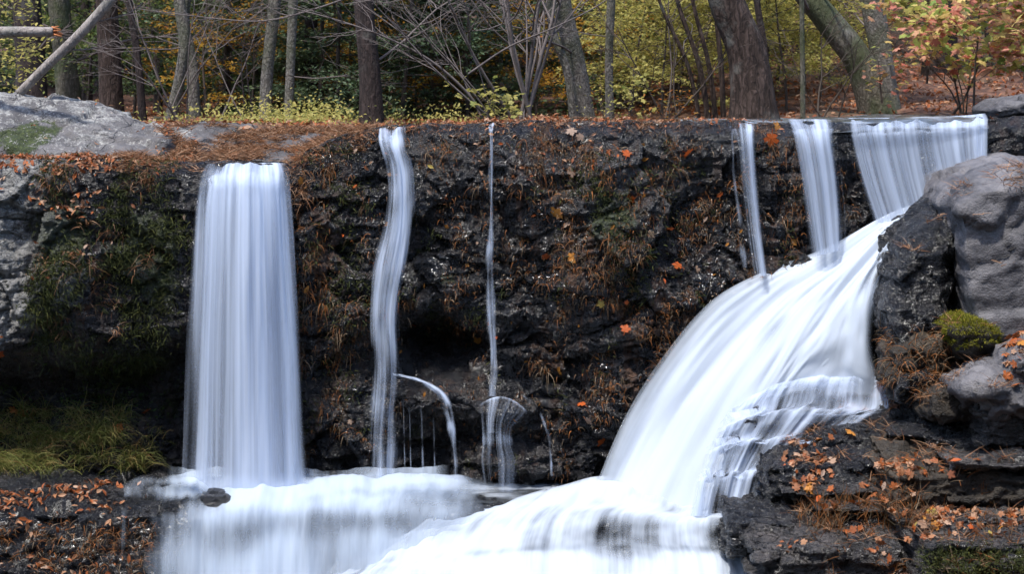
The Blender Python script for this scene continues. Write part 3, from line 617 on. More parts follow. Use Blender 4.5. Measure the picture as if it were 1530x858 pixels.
# leafy bank between the right hand slabs
def build_bank():
    rows = []
    for x in (1120, 1250, 1400, 1550, 1750, 2100, 2500):
        k = min(1, (x-1120)/630)
        rows.append([(x, 930, 11.6), (x, 850, 12.5), (x, 800, 12.75), (x, 772-12*k, 13.15), (x, 725-22*k, 13.5), (x, 675-40*k, 13.9), (x+20, 620-50*k, 14.2), (x+40, 560-60*k, 14.6)])
    G = loft(rows, 340, 200); p = G.reshape(-1, 3); p[:, 2] -= .9*(1-sstep(XP(1205, 13.5), XP(1280, 13.5), p[:, 0]))
    p[:, 2] += .10*rockdisp(p, 1.6, 1, 1, 8)-.04
    t = NT('wet_soil_and_leaves'); q = t.pos()
    v = t.n('ShaderNodeTexVoronoi', {'Vector': q, 'Scale': 18.})
    c = t.ramp(v.outputs['Color'], [(0, (.03, .018, .012)), (.4, (.10, .04, .02)), (.7, (.20, .09, .05)), (1, (.04, .03, .02))])
    m = t.end(t.n('ShaderNodeBsdfPrincipled', {'Base Color': c, 'Roughness': .7, 'Normal': t.bump(v.outputs['Distance'], .8, .03)}).outputs[0])
    o = mesh_obj('bank', p, grid_faces(340, 200), m); tag(o, kind='structure')
    return o
bank = build_bank()

# ============================================================ WATER
def water_sheet(name, rows, mat, dens, nu=70, nv=140, layers=(0., .05), wob=.02, wf=6., label=None, cat='waterfall', kind=None, kindn=None, end=0):
    Vs, Fs, Us, Ds = [], [], [], []; n0 = 0
    for li, off in enumerate(layers):
        G = loft(rows, nu, nv); N = grid_normals(G)
        lu = np.linalg.norm(np.diff(G[:, nv//2], axis=0), axis=1).sum(); lv = np.linalg.norm(np.diff(G[nu//2], axis=0), axis=1).sum()
        u = np.linspace(0, 1, nu)[:, None]+0*np.linspace(0, 1, nv)[None]; v = 0*u+np.linspace(0, 1, nv)[None]
        q = np.stack([u.ravel()*lu*wf, v.ravel()*lv*.45, 0*u.ravel()+li*9+len(name)], 1)
        h = wob*fbm(q, 3)*sstep(0, .12, v.ravel())
        p = G.reshape(-1, 3)+N.reshape(-1, 3)*(h-off)[:, None]
        Vs.append(p); Fs.append(grid_faces(nu, nv)+n0); n0 += nu*nv
        Us.append(np.stack([u.ravel()*lu+li*13.7, v.ravel()*lv+li*3.1], 1)); Ds.append(dens(u.ravel(), v.ravel(), li))
    o = mesh_obj(name, np.concatenate(Vs), np.concatenate(Fs), mat, uv=np.concatenate(Us), attrs={'dens': np.clip(np.concatenate(Ds), -1, 2)})
    return tag(o, label, cat if not kind else None, None, kind)
W_fall = water_mat('falling_water', 8, .13, 3.2, 1.15, .50, .93, seed=1.)
W_thin = water_mat('thin_falling_water', 16, .35, 2.6, 1.2, .50, .88, seed=4.)
W_trick = water_mat('trickling_water', 16, .5, 1.3, .8, .5, .75, seed=5.)
W_casc = water_mat('cascading_white_water', 5, .22, 2.2, .75, .48, 1.0, col=(.54, .60, .68), seed=7., bumpd=.04)
W_step = water_mat('streaked_water_on_steps', 9, .8, 2.6, 1.05, .42, .95, seed=9.)
W_veil = water_mat('veil_water', 3.2, .8, 3., .85, .5, .97, col=(.49, .57, .68), seed=15., bumpd=.03)
W_foam = water_mat('foaming_water', 5, .35, 2.6, .9, .42, 1.0, col=(.54, .60, .68), seed=12., bumpd=.04)
def edge(u, w=.15): return sstep(0, w, u)*sstep(0, w, 1-u)
def fallrows(L, R, bow=.12, n=5, dshift=0):
    """L, R lists of (px,py,d) of the left and right edge; bows the middle forward"""
    rows = []
    for k in np.linspace(0, 1, n):
        b = bow*math.sin(math.pi*k)
        rows.append([(l[0]*(1-k)+r[0]*k, l[1]*(1-k)+r[1]*k, l[2]*(1-k)+r[2]*k-b*min(1, i/2)) for i, (l, r) in enumerate(zip(L, R))])
    return rows
# 1 broad left fall
L = [(306, 243, 15.2), (302, 247, 14.85), (296, 262, 14.60), (291, 300, 14.50), (285, 400, 14.42), (278, 520, 14.40), (273, 640, 14.38), (268, 738, 14.34)]
R = [(428, 243, 15.2), (434, 248, 14.85), (438, 264, 14.60), (442, 300, 14.50), (448, 400, 14.42), (457, 520, 14.40), (463, 640, 14.38), (469, 738, 14.34)]
water_sheet('waterfall', fallrows(L, R, .22), W_fall, lambda u, v, l: -.13+.26*fbm(np.stack([u*4.5, v*1.6, 0*u+1+l*3], 1), 2)+.62*edge(u, .09+.04*np.sin(v*9))+.14*np.exp(-((u-.62)/.2)**2)-.26*np.exp(-((u-.27)/.12)**2)*sstep(.1, .9, v)-.15*np.exp(-((u-.2)/.1)**2-((v-.15)/.08)**2)+.10*(1-v)+.35*sstep(.95, 1, v)-.2*(1-sstep(0, .03, v)), 110, 200, (0., .09, .17), .03, label='broad white left waterfall dropping from the low needle-strewn shelf')
# 2 second fall, winding
L = [(562, 190, 15.6), (559, 195, 15.05), (561, 215, 14.82), (572, 260, 14.76), (568, 330, 14.7), (551, 400, 14.66), (546, 470, 14.66), (547, 560, 14.64), (541, 640, 14.64), (537, 738, 14.6)]
R = [(608, 188, 15.6), (606, 193, 15.05), (608, 215, 14.82), (618, 260, 14.76), (621, 330, 14.7), (614, 400, 14.66), (602, 470, 14.66), (606, 560, 14.64), (603, 640, 14.64), (601, 738, 14.6)]
water_sheet('waterfall', fallrows(L, R, .08), W_thin, lambda u, v, l: -.12+.34*fbm(np.stack([u*2.5, v*9, 0*u+1+l], 1), 2)+.50*edge(u, .22)+.18*np.exp(-((u-.62)/.2)**2)-.22*sstep(.62, .85, v)-.15*(1-sstep(0, .12, v)), 60, 200, (0., .06), .03, label='narrow winding waterfall second from the left on the dark cliff')
# 2b side spout
def ribbon(pts, w, n=3):
    """rows along a centre line (px,py,d) with widths w across it"""
    C = crs(np.array(pts, float), 26); W = np.interp(np.linspace(0, 1, 26), np.linspace(0, 1, len(w)), w)
    T = np.gradient(C[:, :2], axis=0); T /= np.linalg.norm(T, axis=1)[:, None]; Nn = np.stack([T[:, 1], -T[:, 0]], 1)
    return [[(c[0]+q[0]*k*ww/2, c[1]+q[1]*k*ww/2, c[2]-.02*(1-abs(k))) for c, q, ww in zip(C, Nn, W)] for k in np.linspace(-1, 1, n)]
water_sheet('waterfall_spout', ribbon([(586, 560, 14.56), (606, 564, 14.50), (632, 572, 14.45), (655, 586, 14.40), (668, 606, 14.37), (675, 640, 14.35), (680, 690, 14.34), (683, 744, 14.33)], [8, 10, 11, 16, 20, 18, 16, 15]), W_thin, lambda u, v, l: -.14+.42*fbm(np.stack([u*2, v*9, 0*u+2], 1), 2)+.50*edge(u, .35)-.15*sstep(.5, 1, v)+.2*np.exp(-((v-.3)/.1)**2), 30, 140, (0., .03), .01, label='small arching side spout branching right from the winding fall')
# thin trickles beneath the arch
for (x, y0, y1, wd) in ((630, 600, 735, 5), (612, 600, 735, 3), (603, 590, 735, 3), (648, 620, 735, 3)):
    water_sheet('trickle', fallrows([(x-wd/2, y0, 14.42), (x-wd/2+1, (y0+y1)/2, 14.4), (x-wd/2+3, y1, 14.38)], [(x+wd/2, y0, 14.42), (x+wd/2+1, (y0+y1)/2, 14.4), (x+wd/2+3, y1, 14.38)], 0, 3), W_trick, lambda u, v, l: -.12+.4*edge(u, .4)*sstep(0, .2, v)+.3*fbm(np.stack([u, v*5, 0*u+2], 1), 2), 6, 30, (0.,), .0, label='hair-thin trickle dripping under the arching spout').__setitem__('group', 'trickles under the spout')
# 3 thin fall
L = [(728, 182, 15.6), (727, 186, 15.0), (728, 205, 14.80), (729, 280, 14.72), (724, 350, 14.68), (720, 400, 14.66), (721, 470, 14.66), (726, 540, 14.62), (722, 592, 14.5)]
R = [(740, 182, 15.6), (741, 186, 15.0), (738, 205, 14.80), (738, 280, 14.72), (741, 350, 14.68), (743, 400, 14.66), (746, 470, 14.66), (748, 540, 14.62), (746, 592, 14.5)]
water_sheet('waterfall', fallrows(L, R, .02), W_thin, lambda u, v, l: -.20+.35*fbm(np.stack([u*2, v*10, 0*u+5+l], 1), 2)+.55*edge(u, .4)-.05*v, 30, 160, (0., .03), .015, label='very thin straight waterfall in the middle of the dark cliff')
L = [(706, 606, 14.45), (722, 590, 14.42), (705, 604, 14.34), (712, 650, 14.33), (712, 668, 14.3), (706, 690, 14.2), (715, 738, 14.15)]
R = [(790, 606, 14.45), (750, 588, 14.42), (785, 602, 14.34), (752, 650, 14.33), (770, 668, 14.3), (790, 690, 14.2), (775, 738, 14.15)]
L = [(704, 592, 14.46), (704, 600, 14.36), (710, 630, 14.34), (712, 664, 14.30), (708, 690, 14.24), (716, 736, 14.2)]
R = [(792, 594, 14.46), (790, 602, 14.36), (770, 630, 14.34), (768, 664, 14.30), (776, 690, 14.24), (772, 736, 14.2)]
rv = fallrows(L, R, .12, 9)
rv = [[(x, y+(26*((k-4)/4.)**2 if i < 2 else (14*((k-4)/4.)**2 if i == 2 else 0)), d) for i, (x, y, d) in enumerate(r)] for k, r in enumerate(rv)]
water_sheet('water_veil', rv, W_thin, lambda u, v, l: -.16+.22*edge(u, .3)+.30*(1-sstep(0, .18, v))*edge(u, .1)+.22*np.exp(-((v-.55)/.06)**2)+.25*np.exp(-((u-.42)/.12)**2)*(v < .5), 40, 80, (0.,), .0, label='faint veil of water spreading over the knobs under the thin middle fall', cat='water veil')
water_sheet('trickle', ribbon([(782, 592, 14.43), (800, 606, 14.40), (814, 635, 14.36), (822, 668, 14.34), (824, 712, 14.32)], [6, 7, 8, 7, 7]), W_trick, lambda u, v, l: -.22+.40*edge(u, .4)+.35*fbm(np.stack([u, v*7, 0*u+2], 1), 2), 10, 60, (0.,), .0, label='curving thin trickle right of the faint veil under the middle fall', cat='trickle')
# 4 thin pair
L = [(1090, 180, 15.7), (1092, 187, 15.1), (1096, 210, 14.9), (1103, 280, 14.86), (1112, 350, 14.84), (1122, 412, 14.8)]
R = [(1130, 180, 15.7), (1131, 187, 15.1), (1132, 210, 14.9), (1136, 280, 14.86), (1142, 350, 14.84), (1150, 412, 14.8)]
water_sheet('waterfall', fallrows(L, R, .03), W_thin, lambda u, v, l: -.12+.30*edge(u, .25)+.48*np.exp(-((u-.72)/.16)**2), 30, 110, (0., .04), .015, label='narrow waterfall falling just left of the top of the big cascade')
L = [(1089, 188, 15.1), (1090, 215, 14.92), (1094, 280, 14.88), (1098, 340, 14.84), (1106, 400, 14.8)]
R = [(1096, 188, 15.1), (1098, 215, 14.92), (1103, 280, 14.88), (1114, 340, 14.84), (1120, 400, 14.8)]
water_sheet('trickle', fallrows(L, R, 0, 3), W_trick, lambda u, v, l: -.2+.36*edge(u, .4)+.35*fbm(np.stack([u*2, v*7, 0*u+2], 1), 2), 12, 70, (0.,), .0, label='faint trickle close beside the narrow fall left of the big cascade', cat='trickle')
# 5 
L = [(1170, 178, 15.8), (1174, 186, 15.15), (1182, 205, 14.95), (1193, 260, 14.9), (1202, 320, 14.88), (1212, 385, 14.85)]
R = [(1248, 178, 15.8), (1250, 186, 15.15), (1251, 205, 14.95), (1258, 260, 14.9), (1263, 320, 14.88), (1264, 372, 14.85)]
water_sheet('waterfall', fallrows(L, R, .10), W_fall, lambda u, v, l: .0+.6*edge(u, .25)-.18*np.exp(-((u-.45)/.15)**2)-.05*v, 60, 110, (0., .06), .025, label='medium white waterfall second from the right falling onto the cascade')
# 6 wide fan
def fan():
    rows = []
    tops = [(1264, 184), (1310, 184), (1360, 183), (1410, 182), (1450, 180), (1476, 177)]
    bots = [(1306, 336), (1345, 328), (1385, 312), (1430, 290), (1458, 268), (1476, 250)]
    for (x0, y0), (x1, y1) in zip(tops, bots):
        r = [(x0-4, y0-8, 15.9), (x0, y0+1, 15.32)]
        for k in (.08, .3, .6, 1.0): r.append((x0+(x1-x0)*k**1.3, y0+(y1-y0)*k, 15.12-.10*k))
        rows.append(r)
    return rows
water_sheet('waterfall', fan(), W_fall, lambda u, v, l: .06+.36*edge(u, .07)+.16*sstep(.3, .9, u)+.06*(1-v), 160, 110, (0., .07), .035, label='wide white fan-shaped waterfall at the right end of the lip')
# 7 big cascade
def dens_c(u, v, l):
    d = .24+.24*fbm(np.stack([u*7, v*2.2, 0*u+4+l], 1), 3)+.80*sstep(0, .09+.10*v, u)*sstep(0, .06, 1-u)-.15*sstep(.6, 1, u)*sstep(.3, .6, v)
    d = d-.8*np.exp(-((u-.88)/.06)**2-((v-.30)/.10)**2)-.5*np.exp(-((u-.40)/.05)**2-((v-.50)/.06)**2)-.35*np.exp(-((u-.55)/.03)**2-((v-.8)/.12)**2)
    d = d-.38*np.exp(-((u-.84)/.06)**2-((v-.72)/.16)**2)-.30*np.exp(-((u-.95)/.05)**2-((v-.6)/.2)**2)
    return d-(.1 if l else 0)-.9*sstep(.93, 1., v)*sstep(.55, .7, u)
casc_rows = [FA, FB, FC, FD, FE]
# right part ends on the stepped rock: shorten the right lines
FDw = [(1406, 303, 14.85), (1344, 342, 14.7), (1290, 402, 14.55), (1256, 455, 14.45), (1232, 500, 14.38), (1212, 535, 14.34), (1190, 565, 14.3), (1165, 600, 14.25)]
FCw = [(1405, 300, 14.95), (1332, 338, 14.85), (1264, 400, 14.7), (1205, 460, 14.6), (1155, 535, 14.4), (1112, 610, 14.25), (1078, 690, 14.1), (1050, 764, 13.98)]
water_sheet('cascade', [FA, FB, FCw, FDw, FE], W_casc, dens_c, 220, 260, (0., .06, .12), .07, 3.5, label='big white cascade sliding down to the left from the fan-shaped fall', cat='cascade')
# 8 stepped cascade
def dens_s(u, v, l):
    d = .38+.22*(1-sstep(0, .3, u))+.22*np.exp(-((v-.06)/.06)**2)+.12*np.exp(-((v-.33)/.04)**2)+.12*np.exp(-((v-.58)/.04)**2)+.16*sstep(.85, 1, v)
    q = np.stack([u*5, v*6, 0*u+3], 1); d = d+.30*fbm(q, 2)
    return d*sstep(-.02, .06, 1-u)-.2*sstep(.55, 1., u)*sstep(.35, .6, v)-.6*(1-sstep(0, .08, v))-.5*(1-sstep(0, .12, u))
water_sheet('stepped_cascade', [SA, SB, SC, SD, SE], W_step, dens_s, 180, 260, (0., .04), .05, 5, label='small streaked cascade tumbling over black steps right of the big one', cat='cascade')
# 9 foam mass and lower cascade
def foam_rows():
    back = [(470, 735, 14.6), (600, 738, 14.7), (730, 748, 14.55), (830, 728, 14.6), (905, 712, 14.6), (1000, 735, 14.35), (1090, 764, 13.95), (1165, 772, 13.75)]
    mid = [(480, 800, 14.0), (590, 790, 13.98), (700, 768, 14.0), (800, 752, 14.0), (890, 745, 14.0), (990, 758, 13.95), (1085, 771, 13.8), (1150, 776, 13.7)]
    lip = [(470, 840, 13.75), (560, 820, 13.75), (660, 795, 13.75), (770, 778, 13.72), (860, 768, 13.7), (960, 770, 13.68), (1050, 776, 13.64), (1108, 782, 13.62)]
    fal = [(455, 875, 13.6), (545, 850, 13.6), (640, 828, 13.55), (750, 815, 13.5), (850, 808, 13.48), (955, 808, 13.47), (1050, 812, 13.46), (1112, 812, 13.45)]
    bas = [(430, 900, 13.4), (520, 872, 13.38), (620, 856, 13.34), (740, 846, 13.32), (850, 843, 13.3), (960, 842, 13.3), (1060, 842, 13.3), (1122, 842, 13.3)]
    fr = [(400, 960, 12.7), (500, 950, 12.6), (610, 940, 12.5), (740, 930, 12.4), (850, 930, 12.4), (960, 930, 12.4), (1060, 925, 12.4), (1150, 925, 12.4)]
    return [list(t) for t in zip(back, mid, lip, fal, bas, fr)]
def dens_f(u, v, l):
    d = .18+.30*fbm(np.stack([u*8, v*4, 0*u+4], 1), 3)+.62*sstep(.05, .30, u)-.42*np.exp(-((v-.56)/.15)**2)*sstep(.35, .6, u)-.12*np.exp(-((u-.93)/.05)**2-((v-.45)/.15)**2)
    return d-.3*(1-sstep(0, .06, v))*(u < .62)-(.1 if l else 0)
water_sheet('lower_cascade', foam_rows(), W_foam, dens_f, 240, 160, (0., .06), .05, 4, label='white foaming lower cascade spreading across the bottom of the picture', cat='cascade')
# 10 veil below the left fall
rowsv = []
for x in (185, 300, 430, 570, 790):
    rowsv.append([(x, 712, 14.9), (x, 712, 14.5), (x, 731, 14.12), (x-4, 758, 13.82), (x-6, 810, 13.68), (x-8, 900, 13.5)])
def dens_v(u, v, l):
    e = sstep(0, .34, u)*sstep(0, .22, 1-u)
    q = np.stack([u*4, v*3.5, 0*u+7], 1)
    return -.02+.48*e+.34*np.exp(-((u-.42)/.16)**2)+.42*np.exp(-((v-.28)/.17)**2)*e-.22*np.exp(-((u-.22)/.10)**2-((v-.5)/.14)**2)-.7*(1-sstep(.02, .20, v))-.35*(1-sstep(0, .25, u))*sstep(.35, .2, v)+.45*fbm(q, 2)
water_sheet('water_veil', rowsv, W_veil, dens_v, 150, 120, (0., .06), .06, 3, label='soft white veil running over the shelf under the broad left fall', cat='water veil')
# calm water: upper stream and plunge pool
def pool_mat():
    t = NT('shallow_stream_water'); p = t.pos()
    n = t.noise(t.mapping(p, (1, 2.4, 1)), 5, 4); n2 = t.noise(t.mapping(p, (1, 3, 1)), 1.6, 3)
    c = t.mix(t.step(n2, .45, .7), (.05, .055, .06), (.30, .33, .37))
    s = t.n('ShaderNodeBsdfPrincipled', {'Base Color': c, 'Roughness': .14, 'Normal': t.bump(n, .5, .03), 'Specular IOR Level': .9})
    return t.end(s.outputs[0])
M['pool'] = pool_mat()
def plane_water(name, x0, x1, y0, y1, zf, nx=80, ny=30):
    X, Y = np.meshgrid(np.linspace(x0, x1, nx), np.linspace(y0, y1, ny), indexing='ij'); x, y = X.ravel(), Y.ravel()
    z = zf(x, y); o = mesh_obj(name, np.stack([x, y, z], 1), grid_faces(nx, ny), M['pool']); tag(o, kind='structure')
plane_water('upper_stream', XP(1035, 15.2), XP(1470, 15.4), 15.2, 17.8, lambda x, y: ZP(181, 15.3)+.04*sstep(XP(1250, 15.3), XP(1400, 15.3), x)+.02*fbm(np.stack([x*3, y*3, 0*x], 1), 3)-.10*(1-sstep(15.2, 15.5, y)))
plane_water('plunge_pool', XP(455, 15), XP(960, 15), 14.2, 15.3, lambda x, y: .27+.012*fbm(np.stack([x*4, y*6, 0*x], 1), 3))
plane_water('lower_pool', -8, XP(1180, 13), 10, 13.9, lambda x, y: -.42+.02*fbm(np.stack([x*3, y*3, 0*x], 1), 3))
# ============================================================ SURFACE LOOKUP
from mathutils.bvhtree import BVHTree
def bvh_of(names):
    V, T, n = [], [], 0
    for o in COL.objects:
        if o.type == 'MESH' and any(o.name.startswith(x) for x in names):
            v, _ = verts_of(o); me = o.data; me.calc_loop_triangles()
            t = np.empty(len(me.loop_triangles)*3, np.int32); me.loop_triangles.foreach_get('vertices', t)
            V.append(v); T.append(t.reshape(-1, 3)+n); n += len(v)
    return BVHTree.FromPolygons(np.concatenate(V).tolist(), np.concatenate(T).tolist())
SOLID = ['cliff', 'bank', 'bedrock', 'lichened', 'boulder', 'wet_', 'brown_', 'mossy_', 'slanting', 'dark_', 'rounded', 'thin_plate', 'grey_', 'low_ledge', 'front_', 'small_stone', 'lip_', 'rock_shelf', 'stepped_rock']
BV = bvh_of(SOLID)
FLOOR = bvh_of(['forest_floor'])
def cast_down(x, y, z0=9.0, bv=None):
    h, n, i, d = (bv or BV).ray_cast(Vector((float(x), float(y), float(z0))), Vector((0, 0, -1)))
    return (np.array(h), np.array(n)) if h is not None else (None, None)
def cast_px(px, py):
    d = Vector([float(q) for q in P(px, py, 1.)])-Vector((0, 0, CZ))
    h, n, i, t = BV.ray_cast(Vector((0, 0, CZ)), d.normalized())
    if h is None: return None, None
    n = np.array(n); h = np.array(h)
    if n.dot(np.array(d)) > 0: n = -n
    return h, n
def down_many(n, x0, x1, y0, y1, prob, nz=.45, rng=RNG, bv=None):
    Ps, Ns = [], []
    X = rng.uniform(x0, x1, n); Y = rng.uniform(y0, y1, n)
    for x, y in zip(X, Y):
        h, m = cast_down(x, y, bv=bv)
        if h is None or m[2] < nz: continue
        if rng.random() < prob(h): Ps.append(h); Ns.append(m)
    return np.array(Ps), np.array(Ns)
MT, OT, QT = maple_template(), oval_template(), quad_template()
def pxof(h): return 765+h[0]/h[1]*F, HY+(CZ-h[2])/h[1]*F
def clump(h, s=1.7, sd=0.): return float(fbm(np.array([[h[0]*s+sd, h[1]*s, h[2]*s]]), 3)[0])

# ---------------------------------------------------------- individual leaves
LM = {}
for nm, tm in (('maple', MT), ('oval', OT)):
    for cm in ('red', 'orange', 'tan', 'yellow', 'brown'):
        V, Fc = scatter_leaves(np.zeros((1, 3)), np.array([[0, 0, 1.]]), 1.0, tm, 0, np.random.default_rng(5), 2.6 if nm == 'maple' else 1.8)
        me_o = mesh_obj('leaf', V, Fc, M['leaf_'+cm], smooth=False); LM[nm, cm] = me_o.data; bpy.data.objects.remove(me_o)
def put_leaf(h, n, size, kind, col, label, group, lift=.012):
    o = bpy.data.objects.new('leaf', LM[kind, col]); COL.objects.link(o)
    n = n/np.linalg.norm(n)+RNG.normal(size=3)*.22; n /= np.linalg.norm(n)
    q = Vector(n).to_track_quat('Z', 'Y').to_matrix().to_4x4()
    from mathutils import Matrix
    o.matrix_world = Matrix.Translation(Vector(h+n*lift)) @ q @ Matrix.Rotation(RNG.random()*6.28, 4, 'Z') @ Matrix.Scale(float(size), 4)
    tag(o, label, 'leaf', group)
CN_ = {'red': 'red', 'orange': 'orange', 'tan': 'pale tan', 'yellow': 'yellow', 'brown': 'brown'}
WALL = [(852, 258, 't', 15), (833, 317, 'o', 20), (850, 337, 't', 14), (815, 380, 'r', 13), (943, 296, 'r', 22), (897, 456, 'y', 12), (934, 494, 'r', 14), (974, 350, 't', 13), (756, 372, 't', 15), (757, 394, 't', 14), (715, 508, 'o', 14), (663, 309, 't', 11), (668, 295, 'r', 9), (696, 305, 't', 10), (637, 428, 'o', 13), (645, 250, 'y', 10), (641, 287, 't', 9), (855, 385, 'o', 15), (838, 553, 'o', 15), (870, 608, 'r', 13), (897, 658, 'r', 16), (882, 627, 't', 12), (773, 553, 't', 9), (1000, 345, 'r', 12), (1012, 400, 'r', 15), (1042, 402, 't', 13), (1025, 226, 'r', 17), (935, 232, 'r', 14), (965, 237, 'o', 11), (993, 232, 't', 11), (853, 198, 't', 15), (868, 204, 't', 12), (1182, 360, 'o', 16), (1152, 206, 'r', 20), (1158, 190, 'o', 14), (458, 433, 'o', 11), (533, 228, 't', 9), (446, 270, 'o', 12), (510, 355, 'r', 9), (142, 331, 't', 8), (277, 325, 't', 8), (129, 372, 't', 10), (985, 260, 't', 12), (1075, 290, 'r', 10), (912, 340, 'o', 10), (890, 250, 'r', 9), (800, 325, 'r', 9), (803, 650, 't', 12), (218, 611, 'r', 14), (176, 640, 'r', 13), (170, 650, 'o', 15), (20, 617, 'r', 16), (3, 527, 'r', 12), (35, 617, 'r', 12), (1270, 650, 'o', 16), (483, 340, 't', 9), (1110, 345, 'o', 9), (1055, 330, 't', 9)]
CC = {'t': 'tan', 'o': 'orange', 'r': 'red', 'y': 'yellow'}
def where(px):
    for a, b, s in ((-99, 300, 'left of the broad left fall'), (300, 560, 'right of the broad fall'), (560, 735, 'left of the thin middle fall'), (735, 1100, 'left of the big cascade'), (1100, 1600, 'near the fan-shaped fall')):
        if a <= px < b: return s
for px, py, c, s in WALL:
    h, n = cast_px(px, py)
    if h is None: continue
    put_leaf(h, n, s/F*h[1]*1.25, 'maple' if s > 11 else 'oval', CC[c], f"small {CN_[CC[c]]} leaf stuck on wet rock {where(px)}", 'leaves stuck on the wet cliff', .03)
for k in range(70):
    px, py = RNG.uniform(440, 1170), RNG.uniform(200, 640)
    if py > 620-(px-850)*.75 and px > 850: continue
    h, n = cast_px(px, py)
    if h is None: continue
    c = RNG.choice(['red', 'orange', 'tan', 'orange'])
    put_leaf(h, n, RNG.uniform(.035, .07), 'oval' if k % 2 else 'maple', c, f"tiny {CN_[c]} leaf stuck on wet rock {where(px)}", 'leaves stuck on the wet cliff', .025)

# ---------------------------------------------------------- litter
LIT = []
def litter(name, Ps, Ns, size, mat='leaf_litter', tm=MT, jit=.55, kind='stuff'):
    V, Fc = scatter_leaves(Ps+Ns*.015+np.array([0, 0, .012]), Ns, size, tm, jit)
    return tag(mesh_obj(name, V, Fc, M[mat], smooth=False), kind=kind)
def pb(h):
    px, py = pxof(h); 
    if px < 1185+RNG.normal()*14: return 0
    if py < 500 or (py < 640 and px < 1500): return 0
    c = clump(h, 1.5, 3)
    wet = (py < 690)*(px < 1400)*.35
    f = .14+1.7*c-wet*.8
    if 690 < py < 800 and 1180 < px: f += .28
    return np.clip(f, .02, 1)
Pb, Nb = down_many(7500, XP(1150, 12.5), XP(1800, 13), 11.6, 14.6, pb, .3)
k = np.argsort(Pb[:, 1]); Pb, Nb = Pb[k], Nb[k]
sel = RNG.permutation(len(Pb)); ni = 175
for i in sel[:ni]:
    c = RNG.choice(['red', 'orange', 'tan', 'brown', 'yellow'], p=[.17, .25, .34, .19, .05]); px, py = pxof(Pb[i])
    put_leaf(Pb[i], Nb[i], RNG.uniform(.06, .125), 'maple' if RNG.random() < .75 else 'oval', c, f"{CN_[c]} maple leaf lying {'on the front slabs at the bottom right' if py > 760 else 'on the wet ledges at the lower right'}", 'fallen leaves on the right hand ledges', .03)
litter('fallen_leaves', Pb[sel[ni:]], Nb[sel[ni:]], RNG.uniform(.035, .095, len(sel)-ni), jit=.6)
# left shelf
def ps(h):
    px, py = pxof(h)
    if px > 190+RNG.normal()*25: return 0
    return np.clip(1.0-(h[1] < 14.45)*.8+.9*clump(h, 2, 9), .02, 1)*np.clip((230-px)/130, .1, 1)
Pl, Nl = down_many(5200, -6.5, XP(230, 14), 13.7, 14.9, ps, .3)
if len(Pl): litter('fallen_leaves', Pl, Nl, RNG.uniform(.04, .09, len(Pl)), tm=OT)
# the lip
def pl(h):
    px, py = pxof(h)
    if (px < 232 and py < 232) or px < 110: return .02
    if h[0] > XP(1330, 14) and h[1] < 15.3: return 0
    wet = (295 < px < 432) or (1170 < px < 1480)
    return 0 if wet or h[2] < 3.2 else np.clip(.62+1.2*clump(h, 1.6, 2), .1, 1)
Pq, Nq = down_many(9000, -5, 4.9, 14.4, 16.8, pl, .25)
litter('fallen_leaves', Pq, Nq, RNG.uniform(.025, .07, len(Pq)), tm=OT, jit=.5)
# forest floor
def pf(h):
    return np.clip(.55+.3*(h[0] > 0)+clump(h, .5, 4), .1, 1)
Pg, Ng = down_many(26000, -9, 12, 16.2, 30, pf, .2, bv=FLOOR)
litter('fallen_leaves', Pg, Ng, RNG.uniform(.05, .11, len(Pg)), tm=OT, jit=.7)

# ---------------------------------------------------------- needles, grass, moss
def needle_mat(n, x0, x1, y0, y1, prob, L=(.07, .16), w=.006, name='pine_needles', mat='needles', up=.25, droop=.25, clumps=0):
    Ps, Ns = down_many(n, x0, x1, y0, y1, prob, .1)
    if not len(Ps): return
    rep = 5; Ps = np.repeat(Ps, rep, 0)+RNG.normal(size=(len(Ps)*rep, 3))*[.03, .03, .012]
    m = len(Ps); a = RNG.random(m)*6.28
    D = np.stack([np.cos(a), np.sin(a), RNG.uniform(-.1, up*2, m)], 1)
    V, Fc = blades(Ps+[0, 0, .015], D, RNG.uniform(*L, m), np.full(m, w), droop)
    tag(mesh_obj(name, V, Fc, M[mat], smooth=False), kind='stuff')
def pn(h):
    px, py = pxof(h)
    if h[2] < 3.1 or py < 182: return 0
    f = .9 if (235 < px < 560 and py < 250) else .0
    if px < 240 and py < 231 or px < 110: return 0
    if px < 300 and py > 231: f = .75
    if 300 < px < 432 and py > 240: f = .05
    return f*np.clip(.42+2.6*clump(h, 2.0, 8), .03, 1)
needle_mat(7500, XP(60, 15), XP(560, 15.5), 14.4, 16.6, pn, w=.008, up=.35)
needle_mat(1500, XP(1190, 13), XP(1700, 13), 11.8, 14.0, lambda h: np.clip(.30+1.8*clump(h, 1.8, 12), 0, 1), L=(.08, .2), w=.006, up=.4)

